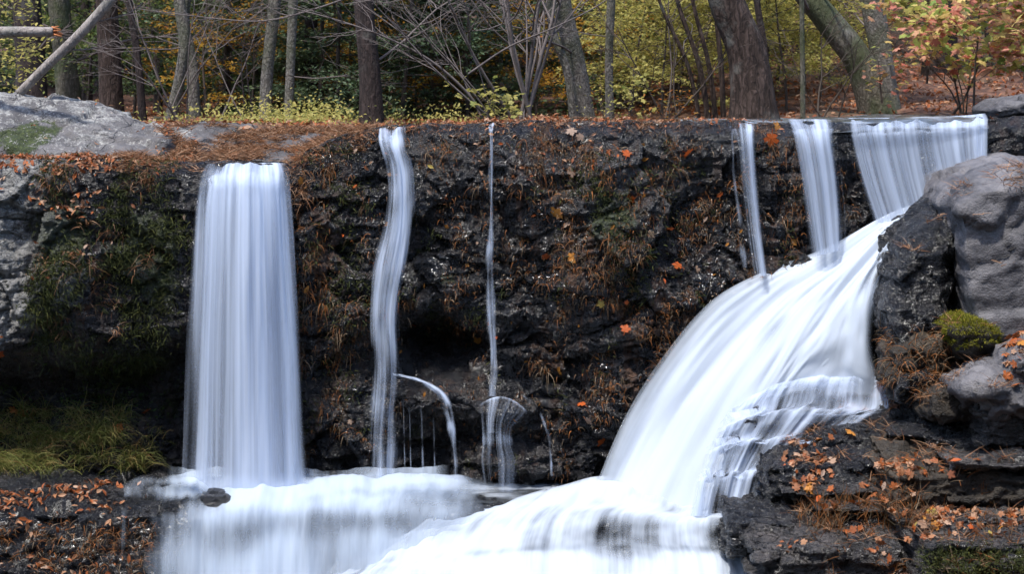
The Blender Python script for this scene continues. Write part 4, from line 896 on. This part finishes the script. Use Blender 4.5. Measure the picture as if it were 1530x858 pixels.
def hang(name, mat, spots, per, L, w, spread=.05, out=.5, droop=.9, seed=1, up=0., tint=None):
    r = np.random.default_rng(seed); S = np.asarray(spots, float)
    p, n = cliff_at(S[:, 0], S[:, 1])
    p = np.repeat(p, per, 0); n = np.repeat(n, per, 0); m = len(p)
    p = p+r.normal(size=(m, 3))*[spread, .012, spread*1.1]+n*.01
    D = n*out+r.normal(size=(m, 3))*.45+[0, 0, up]
    k = np.repeat(r.uniform(.6, 1.4, len(S)), per)
    V, Fc = blades(p, D, r.uniform(*L, m)*k, r.uniform(.6, 1.3, m)*w, droop, r)
    return tag(mesh_obj(name, V, Fc, M[mat], smooth=False), kind='stuff')
def spots(n, gs, seed, base=.0, rect=(430, 1480, 200, 700)):
    r = np.random.default_rng(seed); out = []
    X = r.uniform(rect[0], rect[1], n*6); Y = r.uniform(rect[2], rect[3], n*6)
    pr = base+sum(a*g2(X, Y, cx, cy, sx, sy) for a, cx, cy, sx, sy in gs)
    pr = pr*np.clip(.6+1.6*fbm(np.stack([X/60., Y/90., 0*X+seed], 1), 3), .05, 1.6)
    k = (r.random(len(X)) < pr) & ~((X > 850) & (Y > 640-(X-880)*.78))
    return np.stack([X[k], Y[k]], 1)[:n]
s1 = spots(900, [(1, 960, 470, 110, 130), (.8, 860, 300, 100, 120), (.6, 490, 400, 50, 200), (.5, 1180, 290, 60, 90), (.6, 640, 430, 60, 60), (.5, 690, 240, 60, 60), (.5, 1040, 350, 60, 130), (.6, 640, 590, 40, 20), (.4, 880, 600, 60, 60)], 3, .10)
hang('hanging_grass', 'drygrass', s1, 13, (.025, .095), .0075, .05, .22, 3.2, 3)
hang('hanging_grass', 'drygrass', s1[::5], 12, (.08, .17), .007, .03, .3, 2.6, 13)
s2 = spots(500, [(1, 920, 320, 80, 100), (.9, 520, 330, 60, 160), (.7, 660, 430, 60, 60), (.5, 480, 560, 50, 60)], 4, .06)
hang('moss', 'darkmoss', s2, 26, (.02, .06), .009, .05, .8, .6, 5)
s3 = spots(330, [(1, 110, 360, 50, 110), (1, 235, 360, 45, 110), (.6, 180, 460, 90, 60), (.7, 170, 560, 90, 50), (.5, 80, 480, 40, 60)], 6, .01, (72, 300, 245, 640))
hang('moss', 'darkmoss', s3, 34, (.03, .09), .009, .06, .7, .9, 7)
s4 = spots(170, [(.6, 88, 275, 12, 30), (1, 235, 262, 25, 25), (.6, 120, 300, 60, 40), (.6, 190, 420, 40, 60), (.8, 450, 290, 12, 60), (.4, 90, 420, 60, 60)], 8, .01, (78, 470, 244, 520))
hang('pine_needles', 'needles', s4, 18, (.06, .16), .007, .04, .4, 1.3, 9)
s5 = np.stack([RNG.uniform(440, 1180, 150), 0*np.zeros(150)], 1); s5[:, 1] = lip_py(s5[:, 0])+RNG.uniform(1, 12, 150)
hang('pine_needles', 'needles', s5, 10, (.04, .12), .006, .04, .5, 1.2, 10)
# dead grass on front faces of shelf and slabs
def face_hang(name, mat, n, rect, per, L, w, seed, droop=1.0, up=0., ok=lambda x, y: True):
    r = np.random.default_rng(seed); Ps, Ns = [], []
    for _ in range(n):
        x, y = r.uniform(rect[0], rect[1]), r.uniform(rect[2], rect[3])
        if not ok(x, y): continue
        h, m = cast_px(x, y)
        if h is None: continue
        Ps.append(h); Ns.append(m)
    p = np.repeat(Ps, per, 0); q = np.repeat(Ns, per, 0); m = len(p)
    p = p+r.normal(size=(m, 3))*.035+q*.01
    V, Fc = blades(p, q*.5+r.normal(size=(m, 3))*.5+[0, 0, up], r.uniform(*L, m), r.uniform(.6, 1.3, m)*w, droop, r)
    return tag(mesh_obj(name, V, Fc, M[mat], smooth=False), kind='stuff')
face_hang('hanging_grass', 'drygrass', 130, (0, 230, 785, 858), 12, (.03, .11), .008, 21)
face_hang('hanging_grass', 'drygrass', 45, (1180, 1530, 690, 858), 14, (.06, .18), .007, 22, .5, .5)
face_hang('hanging_grass', 'drygrass', 60, (1320, 1420, 490, 600), 14, (.05, .16), .007, 23)
face_hang('dry_grass', 'drygrass', 38, (1190, 1380, 745, 800), 22, (.08, .22), .007, 24, .4, .9)
face_hang('moss', 'darkmoss', 120, (1380, 1530, 820, 858), 30, (.02, .05), .009, 25, .5)
# moss cap on the stone
r_ = np.random.default_rng(3)
V0, N0 = verts_of(rocks['mossy']); kk = (N0[:, 2] > -.15) & (V0[:, 2] > ZP(520, 13.5)); idx = r_.choice(np.where(kk)[0], 9000)
V, Fc = blades(V0[idx]+r_.normal(size=(len(idx), 3))*.006, N0[idx]+r_.normal(size=(len(idx), 3))*.5+[0, 0, .2], r_.uniform(.015, .045, len(idx)), np.full(len(idx), .007), .5, r_, 2)
oo = mesh_obj('moss_cap', V, Fc, M['moss'], smooth=False); oo.parent = rocks['mossy']
# grass bank lower left
def grass_field():
    r = np.random.default_rng(31); Ps = []; K = []
    for _ in range(420):
        x = r.uniform(-60, 235); y = r.uniform(618, 708)
        c = fbm(np.array([[x/38., y/38., 3.]]), 2)[0]
        if r.random() > (.75-.0035*max(0, x-60)+1.2*c): continue
        h, n = cast_px(x, y)
        if h is not None: Ps.append(h); K.append(.7+c)
    p = np.repeat(Ps, 22, 0); m = len(p); K = np.repeat(K, 22); p = p+r.normal(size=(m, 3))*[.045, .04, .02]
    D = np.stack([r.normal(.15, .55, m), -.45+r.normal(0, .3, m), np.full(m, .9)], 1)
    V, Fc = blades(p, D, r.uniform(.12, .42, m)*np.clip(K, .4, 1.3), r.uniform(.004, .009, m), 1.7, r, 6)
    tag(mesh_obj('grass', V, Fc, M['grass'], smooth=False), kind='stuff')
grass_field()
def fern_patch():
    r = np.random.default_rng(33); Ps, Ns = [], []
    for cx, cy, sx, sy, n in ((185, 590, 45, 25, 260), (165, 548, 10, 8, 40), (120, 600, 40, 18, 90), (20, 590, 40, 12, 60)):
        for _ in range(n):
            h, q = cast_px(r.normal(cx, sx), r.normal(cy, sy))
            if h is not None: Ps.append(h+q*r.uniform(0, .07)); Ns.append(q*.4+[0, -.3, .8])
    V, Fc = scatter_leaves(np.array(Ps), np.array(Ns), r.uniform(.02, .05, len(Ps)), OT, .5, r)
    tag(mesh_obj('ground_cover', V, Fc, M['fern'], smooth=False), kind='stuff')
fern_patch()

# ============================================================ TREES
def gz(x, y): return float(floor_z(np.array([x]), np.array([y]))[0])
def trunk_tree(name, label, pts, w, mat, sides=26, bark=.10, seed=0, limbs=3, flare=1.35, group=None, top=5.0, limbmat='twig', cat='tree', lz=(.5, 3.5)):
    """pts: [(px,py,d)...] from base up; w: widths in picture units along it"""
    C = np.array([P(*q) for q in pts]); C[0, 2] = min(C[0, 2], gz(C[0, 0], C[0, 1]))-.15
    d = C[-1]-C[-2]; d /= np.linalg.norm(d); d = d*.6+np.array([0, 0, .4]); 
    while C[-1, 2] < CZ+top: C = np.vstack([C, C[-1]+d/np.linalg.norm(d)*1.0])
    ws = [q/F*pts[min(i, len(pts)-1)][2]*.5 for i, q in enumerate(w)]
    while len(ws) < len(C): ws.append(ws[-1]*.93)
    n = 70; path = crs(C, n); rad = np.interp(np.linspace(0, 1, n), np.linspace(0, 1, len(C)), ws)
    hgt = path[:, 2]-path[0, 2]; rad = rad*(1+(flare-1)*np.exp(-hgt/(rad[0]*1.6)))
    base = C[0]+[0, 0, .15]
    root = empty(name, base, label, cat, group)
    V, Fc = tube(path, rad, sides, bark, seed); a = Acc(); a.add(V, Fc); a.build('trunk', mat, root, True, base)
    r = np.random.default_rng(seed+100)
    for _ in range(limbs):
        k = int(np.argmin(np.abs(path[:, 2]-(path[0, 2]+r.uniform(*lz)+.3)))); an = r.uniform(0, 6.28)
        a = Acc(); branch(a, path[k], np.array([math.cos(an), math.sin(an)*.6, r.uniform(-.1, .5)]), r.uniform(.8, 2.2), max(.006, rad[k]*.14), r, 3)
        a.build('branch', M[limbmat], root, True, base)
    return root
def branch(acc, p, d, L, rad, r, depth, out=None, wig=.22, ntw=None):
    d = d/np.linalg.norm(d); n = 7; pts = [p]; dirs = [d]
    for _ in range(n-1):
        d = d+r.normal(size=3)*wig*.6+[0, 0, .02]; d /= np.linalg.norm(d); pts.append(pts[-1]+d*L/(n-1)); dirs.append(d)
    V, Fc = tube(pts, np.linspace(rad, rad*.35, n), 5 if depth > 1 else 4, cap=False); acc.add(V, Fc)
    if out is not None: out.append((np.array(pts), depth))
    if depth > 1:
        for _ in range(ntw or int(r.integers(3, 6))):
            k = int(r.integers(2, n)); s = np.cross(dirs[k-1], [0, 0, 1.]); s /= np.linalg.norm(s)+1e-9
            dd = dirs[k-1]*.8+s*r.choice([-1, 1])*r.uniform(.5, 1)+[0, 0, r.normal(0, .25)]
            branch(acc, pts[k], dd, L*r.uniform(.35, .6), rad*.5, r, depth-1, out, wig, ntw)
trunk_tree('tree', 'massive ridged brown trunk flaring at its base right behind the lip', [(1128, 172, 17.2), (1118, 90, 17.2), (1085, 0, 17.2), (1070, -80, 17.2)], [70, 58, 52, 50], M['bark_brown'], 44, .07, 1, 2, 1.25, lz=(1, 3))
trunk_tree('tree', 'leaning lichened mossy trunk rising to the upper left on the leafy slope', [(1318, 140, 19.5), (1285, 95, 19.5), (1245, 40, 19.5), (1205, -10, 19.5), (1170, -60, 19.5)], [50, 42, 40, 38, 36], M['bark_moss'], 34, .08, 2, 2, 1.2, lz=(.8, 2))
trunk_tree('tree', 'grey trunk crossing behind the leaning mossy one', [(1328, 136, 19.9), (1318, 90, 19.9), (1303, 0, 19.9), (1298, -60, 19.9)], [36, 32, 34, 32], M['bark_grey'], 26, .07, 3, 3, 1.2)
trunk_tree('tree', 'dark reddish trunk far up the slope behind the red bush', [(1404, 60, 25), (1405, 25, 25), (1408, -60, 25)], [44, 46, 44], M['bark_dark'], 26, .07, 4, 1)
trunk_tree('tree', 'dark thin trunk immediately right of the massive one', [(1152, 140, 19.5), (1143, 80, 19.5), (1131, 0, 19.5)], [13, 11, 10], M['bark_dark'], 14, .08, 5, 2)
trunk_tree('sapling', 'slim straight pole-like stem standing on the leafy slope', [(1200, 176, 17.2), (1199, 90, 17.2), (1198, 0, 17.2)], [8, 7.5, 7], M['bark_moss'], 12, .05, 6, 1, 1.1)
trunk_tree('tree', 'slender pale grey trunk standing near the lip at centre right', [(912, 170, 17.8), (910, 90, 17.8), (913, 0, 17.8)], [14, 12, 13], M['bark_grey'], 18, .06, 7, 3, 1.2)
trunk_tree('tree', 'grey trunk with peeling pale bark leaning left behind the bare bushes', [(878, 172, 18.6), (862, 100, 18.6), (842, 20, 18.6), (836, -60, 18.6)], [30, 26, 28, 26], M['bark_grey'], 24, .10, 8, 3, 1.2)
trunk_tree('tree', 'slim grey stem leaning beside the peeling trunk', [(860, 172, 18.3), (848, 110, 18.3), (825, 40, 18.3), (818, -40, 18.3)], [13, 12, 11, 10], M['bark_grey'], 14, .08, 9, 3, 1.1)
trunk_tree('tree', 'dark broad trunk alone among hemlocks left of centre', [(556, 192, 19.0), (552, 110, 19.0), (545, 30, 19.0), (544, -40, 19.0)], [38, 32, 30, 30], M['bark_dark'], 28, .06, 10, 3, 1.15)
trunk_tree('tree', 'straight reddish brown trunk behind the lichened outcrop', [(168, 185, 21.5), (164, 100, 21.5), (160, 20, 21.5)], [36, 33, 32], M['bark_brown'], 28, .06, 11, 3)
trunk_tree('tree', 'shaded dark trunk at the far left behind the leaning dead pole', [(50, 170, 22.5), (44, 60, 22.5), (38, -20, 22.5)], [44, 42, 40], M['bark_dark'], 28, .06, 12, 3)
trunk_tree('tree', 'green mossy trunk between two darker ones at the left', [(108, 175, 23.5), (96, 80, 23.5), (86, -20, 23.5)], [36, 32, 32], M['bark_moss'], 26, .07, 13, 2)
trunk_tree('tree', 'thin black curved trunk behind the lichened outcrop', [(215, 180, 20.5), (206, 90, 20.5), (194, 10, 20.5)], [13, 11, 10], M['bark_dark'], 14, .06, 14, 2)
trunk_tree('tree', 'gnarled grey dead trunk leaning in the tangle of twigs at left', [(250, 180, 20.5), (268, 120, 20.5), (276, 60, 20.5), (268, 0, 20.5)], [17, 16, 18, 16], M['bark_grey'], 18, .16, 15, 6)
trunk_tree('tree', 'broken looking pale trunk close beside the gnarled one', [(290, 180, 21.0), (288, 110, 21.0), (276, 40, 21.0), (280, -30, 21.0)], [20, 16, 15, 14], M['bark_grey'], 18, .18, 16, 5)
trunk_tree('tree', 'pair of grey trunks, the wider left one', [(394, 182, 20.0), (400, 100, 20.0), (411, 0, 20.0)], [20, 18, 18], M['bark_grey'], 22, .07, 17, 3)
trunk_tree('tree', 'pair of grey trunks, the slimmer mottled right one', [(430, 188, 19.5), (434, 100, 19.5), (438, 0, 19.5)], [13, 14, 15], M['bark_grey'], 20, .08, 18, 3)
trunk_tree('tree', 'dark shaded trunk right behind the pair of grey trunks', [(464, 165, 24), (465, 60, 24), (466, -20, 24)], [22, 20, 20], M['bark_dark'], 20, .06, 19, 2)
r = np.random.default_rng(77)
for x, d, w_, m_ in ((130, 30, 14, 'bark_dark'), (330, 27, 16, 'bark_dark'), (360, 33, 12, 'bark_grey'), (500, 29, 22, 'bark_dark'), (520, 36, 14, 'bark_brown'), (610, 27, 14, 'bark_dark'), (640, 34, 20, 'bark_dark'), (680, 30, 12, 'bark_dark'), (235, 28, 12, 'bark_dark'), (720, 38, 16, 'bark_brown'), (790, 32, 16, 'bark_dark'), (960, 30, 9, 'bark_grey'), (1000, 36, 10, 'bark_brown'), (1170, 33, 9, 'bark_dark'), (1360, 31, 14, 'bark_brown'), (1460, 34, 13, 'bark_grey'), (75, 34, 16, 'bark_brown'), (300, 38, 14, 'bark_dark'), (-60, 25, 36, 'bark_dark'), (1600, 26, 36, 'bark_brown')):
    X = XP(x, d); z = gz(X, d); py = HY+(CZ-z)/d*F
    trunk_tree('tree', 'distant slender forest trunk rising behind the nearer trees', [(x, py+2, d), (x+r.normal(0, 3), py-80, d), (x+r.normal(0, 7), py-160, d)], [w_*1.15, w_, w_*.95], M[m_], 12, .06, int(x)+50, 2, group='distant forest trunks', lz=(1, 4))
for i, (x0, x1, w_, d) in enumerate(((1062, 1012, 9, 17.6), (1072, 1035, 8, 17.7), (1050, 985, 7, 17.9), (1082, 1068, 9, 18.0))):
    trunk_tree('sapling', ['slanting brown stem left of the massive trunk, nearest it', 'slanting brown stem second from the massive trunk', 'slanting brown stem farthest left of the massive trunk', 'upright brown stem touching the massive trunk'][[1, 0, 2, 3][i]], [(x0, 174, d), ((x0*2+x1)/3, 100, d), (x1, 0, d)], [w_, w_*.9, w_*.7], M['bark_brown'], 10, .06, 60+i, 3, 1.1, group='brown stems beside the massive trunk')

# bare bushes
def bare_bush(label, px, py, d, stems, seed, L=(1.2, 2.2), mat='twig', fan=.55, rad=.025, depth=4, lean=0):
    r = np.random.default_rng(seed); b = P(px, py, d); b[2] = min(b[2], gz(b[0], b[1])+.05)
    root = empty('bare_bush', b, label, 'bush')
    for i in range(stems):
        a = Acc(); an = (i+.5)/stems*2-1
        branch(a, b+r.normal(size=3)*[.08, .06, 0], np.array([an*fan+lean+r.normal(0, .08), r.normal(0, .25), 1.]), r.uniform(*L), rad*r.uniform(.6, 1.2), r, depth, wig=.16)
        a.build('stem', M[mat], root, True, b)
    return root
bare_bush('leafless grey bush of many stems spreading at centre top', 782, 172, 17.3, 11, 41, (1.8, 2.6), fan=.5, rad=.024)
bare_bush('leafless twiggy bush leaning left beside the spreading one', 742, 172, 17.1, 5, 42, (1.5, 2.3), fan=.5, rad=.013, lean=-.8)
bare_bush('tangle of bare grey twigs between trunks at the left', 262, 178, 20, 7, 43, (1.4, 2.4), fan=.8, rad=.013)
bare_bush('loose bare twigs behind the pair of grey trunks', 350, 178, 20.5, 4, 44, (1.3, 2.0), fan=.7, rad=.014)
bare_bush('dark bare shrub at the right end of the leafy slope', 1440, 150, 18.5, 5, 45, (.7, 1.3), 'twigdark', .5, .014)
bare_bush('bare twiggy shrub in front of the yellow foliage', 1000, 172, 17.6, 4, 46, (1.2, 2), 'twigdark', .8, .014)
bare_bush('bare brown shrub behind the slim pole-like stem', 1235, 165, 18.5, 4, 47, (.8, 1.4), 'twigdark', .6, .012)
def long_branch(label, pts, r0, r1, mat, seed, twigs=8):
    C = crs(np.array([P(*q) for q in pts]), 24); r = np.random.default_rng(seed)
    a = Acc(); V, Fc = tube(C, np.linspace(r0, r1, 24), 7, cap=False); a.add(V, Fc)
    for _ in range(twigs):
        k = int(r.integers(4, 22)); t = C[k+1]-C[k]; t /= np.linalg.norm(t)
        branch(a, C[k], t+r.normal(size=3)*.6, r.uniform(.3, .8), r0*.35, r, 2)
    return tag(a.build('bare_branch', M[mat], None), label, 'branch')
long_branch('long pale bare branch arching down from the upper left over the hemlocks', [(722, 170, 17.0), (690, 130, 16.9), (640, 88, 16.8), (575, 55, 16.7), (505, 30, 16.6), (430, 10, 16.5)], .018, .006, 'twig', 51, 10)
long_branch('thin bare branch reaching right across the grey bush', [(700, 110, 16.8), (760, 70, 16.8), (830, 40, 16.7), (890, 10, 16.7), (930, -20, 16.6)], .012, .006, 'twig', 52, 8)
long_branch('thin pale twiggy branch hanging in at the top left', [(560, -20, 17), (480, 10, 17), (400, 30, 17), (330, 28, 17), (200, 12, 17)], .012, .004, 'twig', 53, 14)
# dead leaning pole, broken log
b = P(32, 136, 16.0); root = empty('dead_pole', b, 'bleached dead pole leaning against the outcrop at the upper left', 'dead tree')
C = crs(np.array([P(28, 140, 16.0), P(70, 98, 16.0), P(120, 50, 16.0), P(172, -8, 16.0), P(240, -90, 16.0)]), 60)
a = Acc(); V, Fc = tube(C, np.linspace(.048, .06, 60), 18, .08, 3); a.add(V, Fc); a.build('trunk', M['deadwood'], root, True, b)
r = np.random.default_rng(8)
for k, dv in ((40, (-.1, 0, 1)), (34, (.9, .1, .35)), (22, (.8, .2, .1))):
    a = Acc(); branch(a, C[k], np.array(dv, float), .6, .010, r, 2); a.build('twig', M['twig'], root, True, b)
b = P(92, 46, 15.3); root = empty('broken_log', P(-60, 50, 15.3), 'broken horizontal log with a torn orange end poking in at the left edge', 'log')
bb = P(-60, 50, 15.3)
C = crs(np.array([P(-300, 60, 15.6), P(-60, 50, 15.4), P(20, 47, 15.3), P(80, 47, 15.3)]), 50)
a = Acc(); V, Fc = tube(C, np.linspace(.075, .05, 50), 18, .12, 5); a.add(V, Fc); a.build('trunk', M['deadwood'], root, True, bb)
a = Acc(); r = np.random.default_rng(9)
for _ in range(16):
    s = P(78, 46, 15.3)+r.normal(size=3)*[.01, .018, .018]; V, Fc = tube([s, s+[r.uniform(.05, .11), 0, r.normal(0, .015)]], [.016, .003], 5); a.add(V, Fc)
a.build('broken_end', M['heartwood'], root, True, bb)
C = crs(np.array([P(1088, 778, 13.35), P(1105, 774, 13.3), P(1126, 768, 13.3)]), 20)
a = Acc(); V, Fc = tube(C, np.linspace(.034, .026, 20), 12, .15, 6); a.add(V, Fc); dwood = a.build('driftwood', M['deadwood'], None); tag(dwood, 'short yellowish piece of wood lodged at the water edge by the low ledge', 'driftwood')

# ---------------------------------------------------------- leafy saplings, prototypes and copies
def leafy(name, seed, H, W, nb, nl, ls, leafmat, stemmat='twigdark', low=.12, tmpl=QT, droop=0., flat=.35, rad=.03, tw=2, cone=False, jit=.10):
    r = np.random.default_rng(seed); root = bpy.data.objects.new(name, None); COL.objects.link(root); root.empty_display_size = .1
    a = Acc(); st = [np.array([0, 0, -.1])]; d = np.array([r.normal(0, .06), r.normal(0, .06), 1.])
    for _ in range(9): d = d+r.normal(size=3)*[.06, .06, 0]; st.append(st[-1]+d/np.linalg.norm(d)*H/9)
    st = np.array(st); V, Fc = tube(st, np.linspace(rad, rad*.25, 10), 7, cap=False); a.add(V, Fc)
    outs = []
    for i in range(nb):
        t = low+(1-low)*(i+.5)/nb; k = t*9; p = st[int(k)]+(st[min(9, int(k)+1)]-st[int(k)])*(k-int(k))
        an = i*2.4+r.normal(0, .4); sh = (1-t*.85) if cone else (math.sin(math.pi*(t*.8+.15))*.9+.15)
        branch(a, p, np.array([math.cos(an), math.sin(an), (.25-droop)+r.normal(0, .12)]), W*sh*r.uniform(.7, 1.1), rad*.35, r, tw, outs, .18, 4)
    a.build('trunk', M[stemmat], root)
    pts = np.concatenate([np.concatenate([o_[0][1:], (o_[0][1:]+o_[0][:-1])/2]) for o_ in outs])
    pts = pts[r.integers(0, len(pts), nl)]+r.normal(size=(nl, 3))*[jit, jit, jit*flat]
    V, Fc = scatter_leaves(pts, np.tile([0, 0, 1.], (nl, 1)), ls*r.uniform(.6, 1.3, nl), tmpl, .45, r)
    mesh_obj('crown', V, Fc, M[leafmat], root, False)
    return root
def copy_tree(o, loc, rz, s, label, cat, group):
    c = o.copy(); COL.objects.link(c); c.location = Vector([float(q) for q in loc]); c.rotation_euler = (0, 0, rz); c.scale = (s, s, s*RNG.uniform(.9, 1.1))
    for ch in list(o.children): q = ch.copy(); COL.objects.link(q); q.parent = c
    return tag(c, label, cat, group)
def plant(proto, spots_, label, cat, group, s0=1., sj=.2):
    """first entry uses the prototype itself, the rest are copies"""
    ps_ = proto if isinstance(proto, list) else [proto]
    used = set()
    for i, (px, d, s) in enumerate(spots_):
        X = XP(px, d); loc = (X, d, gz(X, d)); o = ps_[i % len(ps_)]; rz = RNG.random()*6.28
        lb = label[i % len(label)] if isinstance(label, list) else label
        if id(o) in used: LATE.append((o, loc, rz, s*s0, lb, cat, group))
        else: used.add(id(o)); FIRST.append((o, loc, rz, s*s0, lb, cat, group))
LATE, FIRST = [], []
yg = [leafy('sapling', 100+i, 3.6, 1.7, 20, 5200, .085, 'yg') for i in range(3)]
gr = [leafy('sapling', 110+i, 3.4, 1.5, 18, 4500, .085, 'green') for i in range(2)]
he = [leafy('hemlock', 120+i, 6.5, 2.0, 34, 11000, .10, 'hemlock', low=.03, droop=.35, cone=True, flat=.3, rad=.05, jit=.12) for i in range(3)]
go = [leafy('sapling', 130+i, 3.2, 1.3, 14, 1700, .085, 'gold') for i in range(2)]
orr = [leafy('sapling', 140, 3.4, 1.3, 14, 2400, .09, 'orangefol')]
tall = [leafy('shade_canopy_tree', 150+i, 15, 4.2, 34, 3000, .34, 'green' if i else 'hemlock', 'bark_dark', low=.42, flat=.6, rad=.17, jit=.5) for i in range(2)]  # added so that crowns above the frame darken the wood
plant(yg, [(940, 21.5, .7), (990, 20.5, .65), (1040, 21.5, .75), (1175, 20.8, .7), (1225, 21.8, .75), (1010, 22.8, .85), (1150, 22.8, .85), (1200, 23.5, .9), (960, 24, 1.), (1010, 26, 1.), (1060, 28, 1.1), (1160, 25, 1.), (1190, 28, 1.1), (1230, 30, 1.1), (1120, 32, 1.2), (1000, 33, 1.2), (940, 30, 1.), (1280, 29, .9), (1080, 23.5, .9), (1240, 24.5, .8), (890, 33, 1.), (1340, 33, 1.), (1430, 34, 1.1), (1500, 31, 1.)], 'yellow-green leafy sapling in the sunlit thicket behind the massive trunk', 'sapling', 'yellow-green saplings behind the lip')
plant(gr, [(130, 25, 1.), (200, 26, 1.), (240, 24, .9), (90, 29, 1.), (330, 25, .8), (300, 30, 1.), (370, 28, 1.), (30, 28, 1.1), (480, 27, .9), (520, 31, 1.), (420, 31, 1.), (930, 25, .8), (1500, 27, 1.)], 'green leafy sapling in the shaded wood at the left', 'sapling', 'green saplings in the wood')
plant(he, [(480, 23, .8), (510, 22, .7), (600, 21.5, .75), (650, 23, .8), (700, 22.5, .8), (560, 26, .9), (640, 28, 1.), (740, 26, 1.), (800, 25, .9), (850, 29, 1.), (340, 24, .8), (390, 27, .9), (440, 26, .9), (150, 33, 1.1), (220, 35, 1.1), (290, 33, 1.1), (350, 36, 1.2), (500, 35, 1.2), (570, 37, 1.2), (700, 34, 1.2), (780, 33, 1.1), (900, 38, 1.2), (60, 36, 1.2), (-20, 32, 1.2), (630, 40, 1.3), (260, 41, 1.3), (960, 27, .7), (1050, 40, 1.3), (1180, 42, 1.3), (1330, 42, 1.3), (1460, 42, 1.2), (430, 43, 1.3), (120, 43, 1.3), (820, 44, 1.3)], 'dark green hemlock with low feathery boughs in the wood', 'hemlock', 'dark hemlocks in the wood')
plant(go, [(310, 22.5, .8), (345, 24, .9), (375, 23, .7), (475, 25, .8), (505, 28, .9), (620, 23.5, .8), (650, 25, 1.), (700, 24, .8), (580, 24.5, .8), (800, 22.5, .7), (520, 24, .7), (240, 30, .9), (830, 30, 1.), (900, 23, .8), (1530, 24, .9), (580, 31, 1.)], 'sparse golden-leaved sapling among darker trees', 'sapling', 'golden saplings in the wood')
plant(orr, [(880, 27, 1.), (905, 31, 1.), (335, 30, .8), (1380, 27, .9), (1490, 25, .9), (1300, 36, 1.)], 'orange-leaved sapling in the wood', 'sapling', 'orange saplings in the wood')
tl = [(x*1.0, d) for d in (34, 42, 52) for x in range(-500, 2100, 360) if x < 800 or d > 40]
plant(tall, [(x+RNG.normal(0, 70), d+RNG.normal(0, 1.5), RNG.uniform(.8, 1.15)) for x, d in tl], 'tall forest tree whose high crown shades the wood', 'tree', 'canopy trees added for shade')
for i, (x, y) in enumerate([(x+RNG.normal(0, .6), y+RNG.normal(0, .8)) for y in (-7, -13) for x in np.arange(-24, 25, 3.0)]+[(sx*(15+RNG.uniform(0, 3)), y) for sx in (-1, 1) for y in (-2, 3, 8)]):  # out-of-frame hemlocks added to cut low sky light and darken wet rock reflections
    LATE.append((he[i % 3], (x, y, 2.0), RNG.random()*6.28, RNG.uniform(2.0, 2.6), 'tall hemlock in the wood on the opposite bank', 'hemlock', 'hemlocks on the opposite bank'))
for o, loc, rz, s, lb, cat, g in LATE: copy_tree(o, loc, rz, s, lb, cat, g)
for o, loc, rz, s, lb, cat, g in FIRST:
    o.location = Vector([float(q) for q in loc]); o.rotation_euler = (0, 0, rz); o.scale = (s, s, s); tag(o, lb, cat, g)

# near leafy bushes with bigger leaves
def bush(label, px, py, d, H, W, n, size, mat, seed, tm=MT, nb=9, low=.15, cat='bush', name='leafy_bush', jit=.12):
    o = leafy(name, seed, H, W, nb, n, size, mat, low=low, tmpl=tm, rad=.014, jit=jit, flat=.8)
    b = P(px, py, d); b[2] = max(b[2], gz(b[0], b[1])-.1) if d > 16 else b[2]
    o.location = Vector([float(q) for q in b]); return tag(o, label, cat)
bush('pink, red and yellow maple bush at the upper right corner', 1455, 150, 17.6, 1.6, 1.1, 760, .135, 'pinkfol', 201)
bush('smaller orange and pink bush left of the corner maple bush', 1385, 112, 18.6, 1.2, .75, 380, .12, 'pinkfol', 202)
bush('reddish bush at the right edge of the wood', 1530, 150, 17.4, 1.6, .9, 480, .125, 'pinkfol', 206)
bush('yellow-green bush with large leaves at the top right', 1440, 60, 20.5, 1.6, 1.2, 800, .13, 'yg', 203)
bush('bright yellow-green sapling at the upper left edge', -10, 150, 18.5, 1.6, .55, 900, .07, 'yg', 204, QT, 12)
bush('pale yellow plant under the bare bushes at the lip', 727, 180, 16.9, .42, .38, 110, .085, 'yg', 205, MT, 7)
bush('sprig of yellow leaves beside the slender pale trunk', 942, 176, 17.2, .62, .2, 110, .065, 'yg', 207, MT, 8)
bush('orange-pink leafy sprig in front of the leaning mossy trunk', 1318, 142, 18.8, .55, .22, 60, .09, 'pinkfol', 208, MT, 6)
bush('small yellow-leaved plant at the foot of the slender pale trunk', 905, 180, 17.0, .3, .3, 90, .05, 'yg', 209, OT, 7)
bush('low red-leaved plant left of the massive trunk', 1000, 178, 17.4, .35, .3, 90, .05, 'orangefol', 210, OT, 7)
def low_cover():
    r = np.random.default_rng(61); Ps = []
    for cx, cy0, n, s in ((350, 19.0, 700, 1.2), (430, 18.6, 900, .9), (470, 19, 400, .5), (640, 19.5, 500, 1.2)):
        for _ in range(n):
            y = r.normal(cy0, .5); x = XP(cx, cy0)+r.normal(0, s*.5); z = gz(x, y); Ps.append((x, y, z+abs(r.normal(0, .14))))
    V, Fc = scatter_leaves(np.array(Ps), np.tile([0, -.3, 1.], (len(Ps), 1)), r.uniform(.03, .07, len(Ps)), OT, .6, r)
    tag(mesh_obj('ground_cover', V, Fc, M['yg'], smooth=False), kind='stuff')
low_cover()
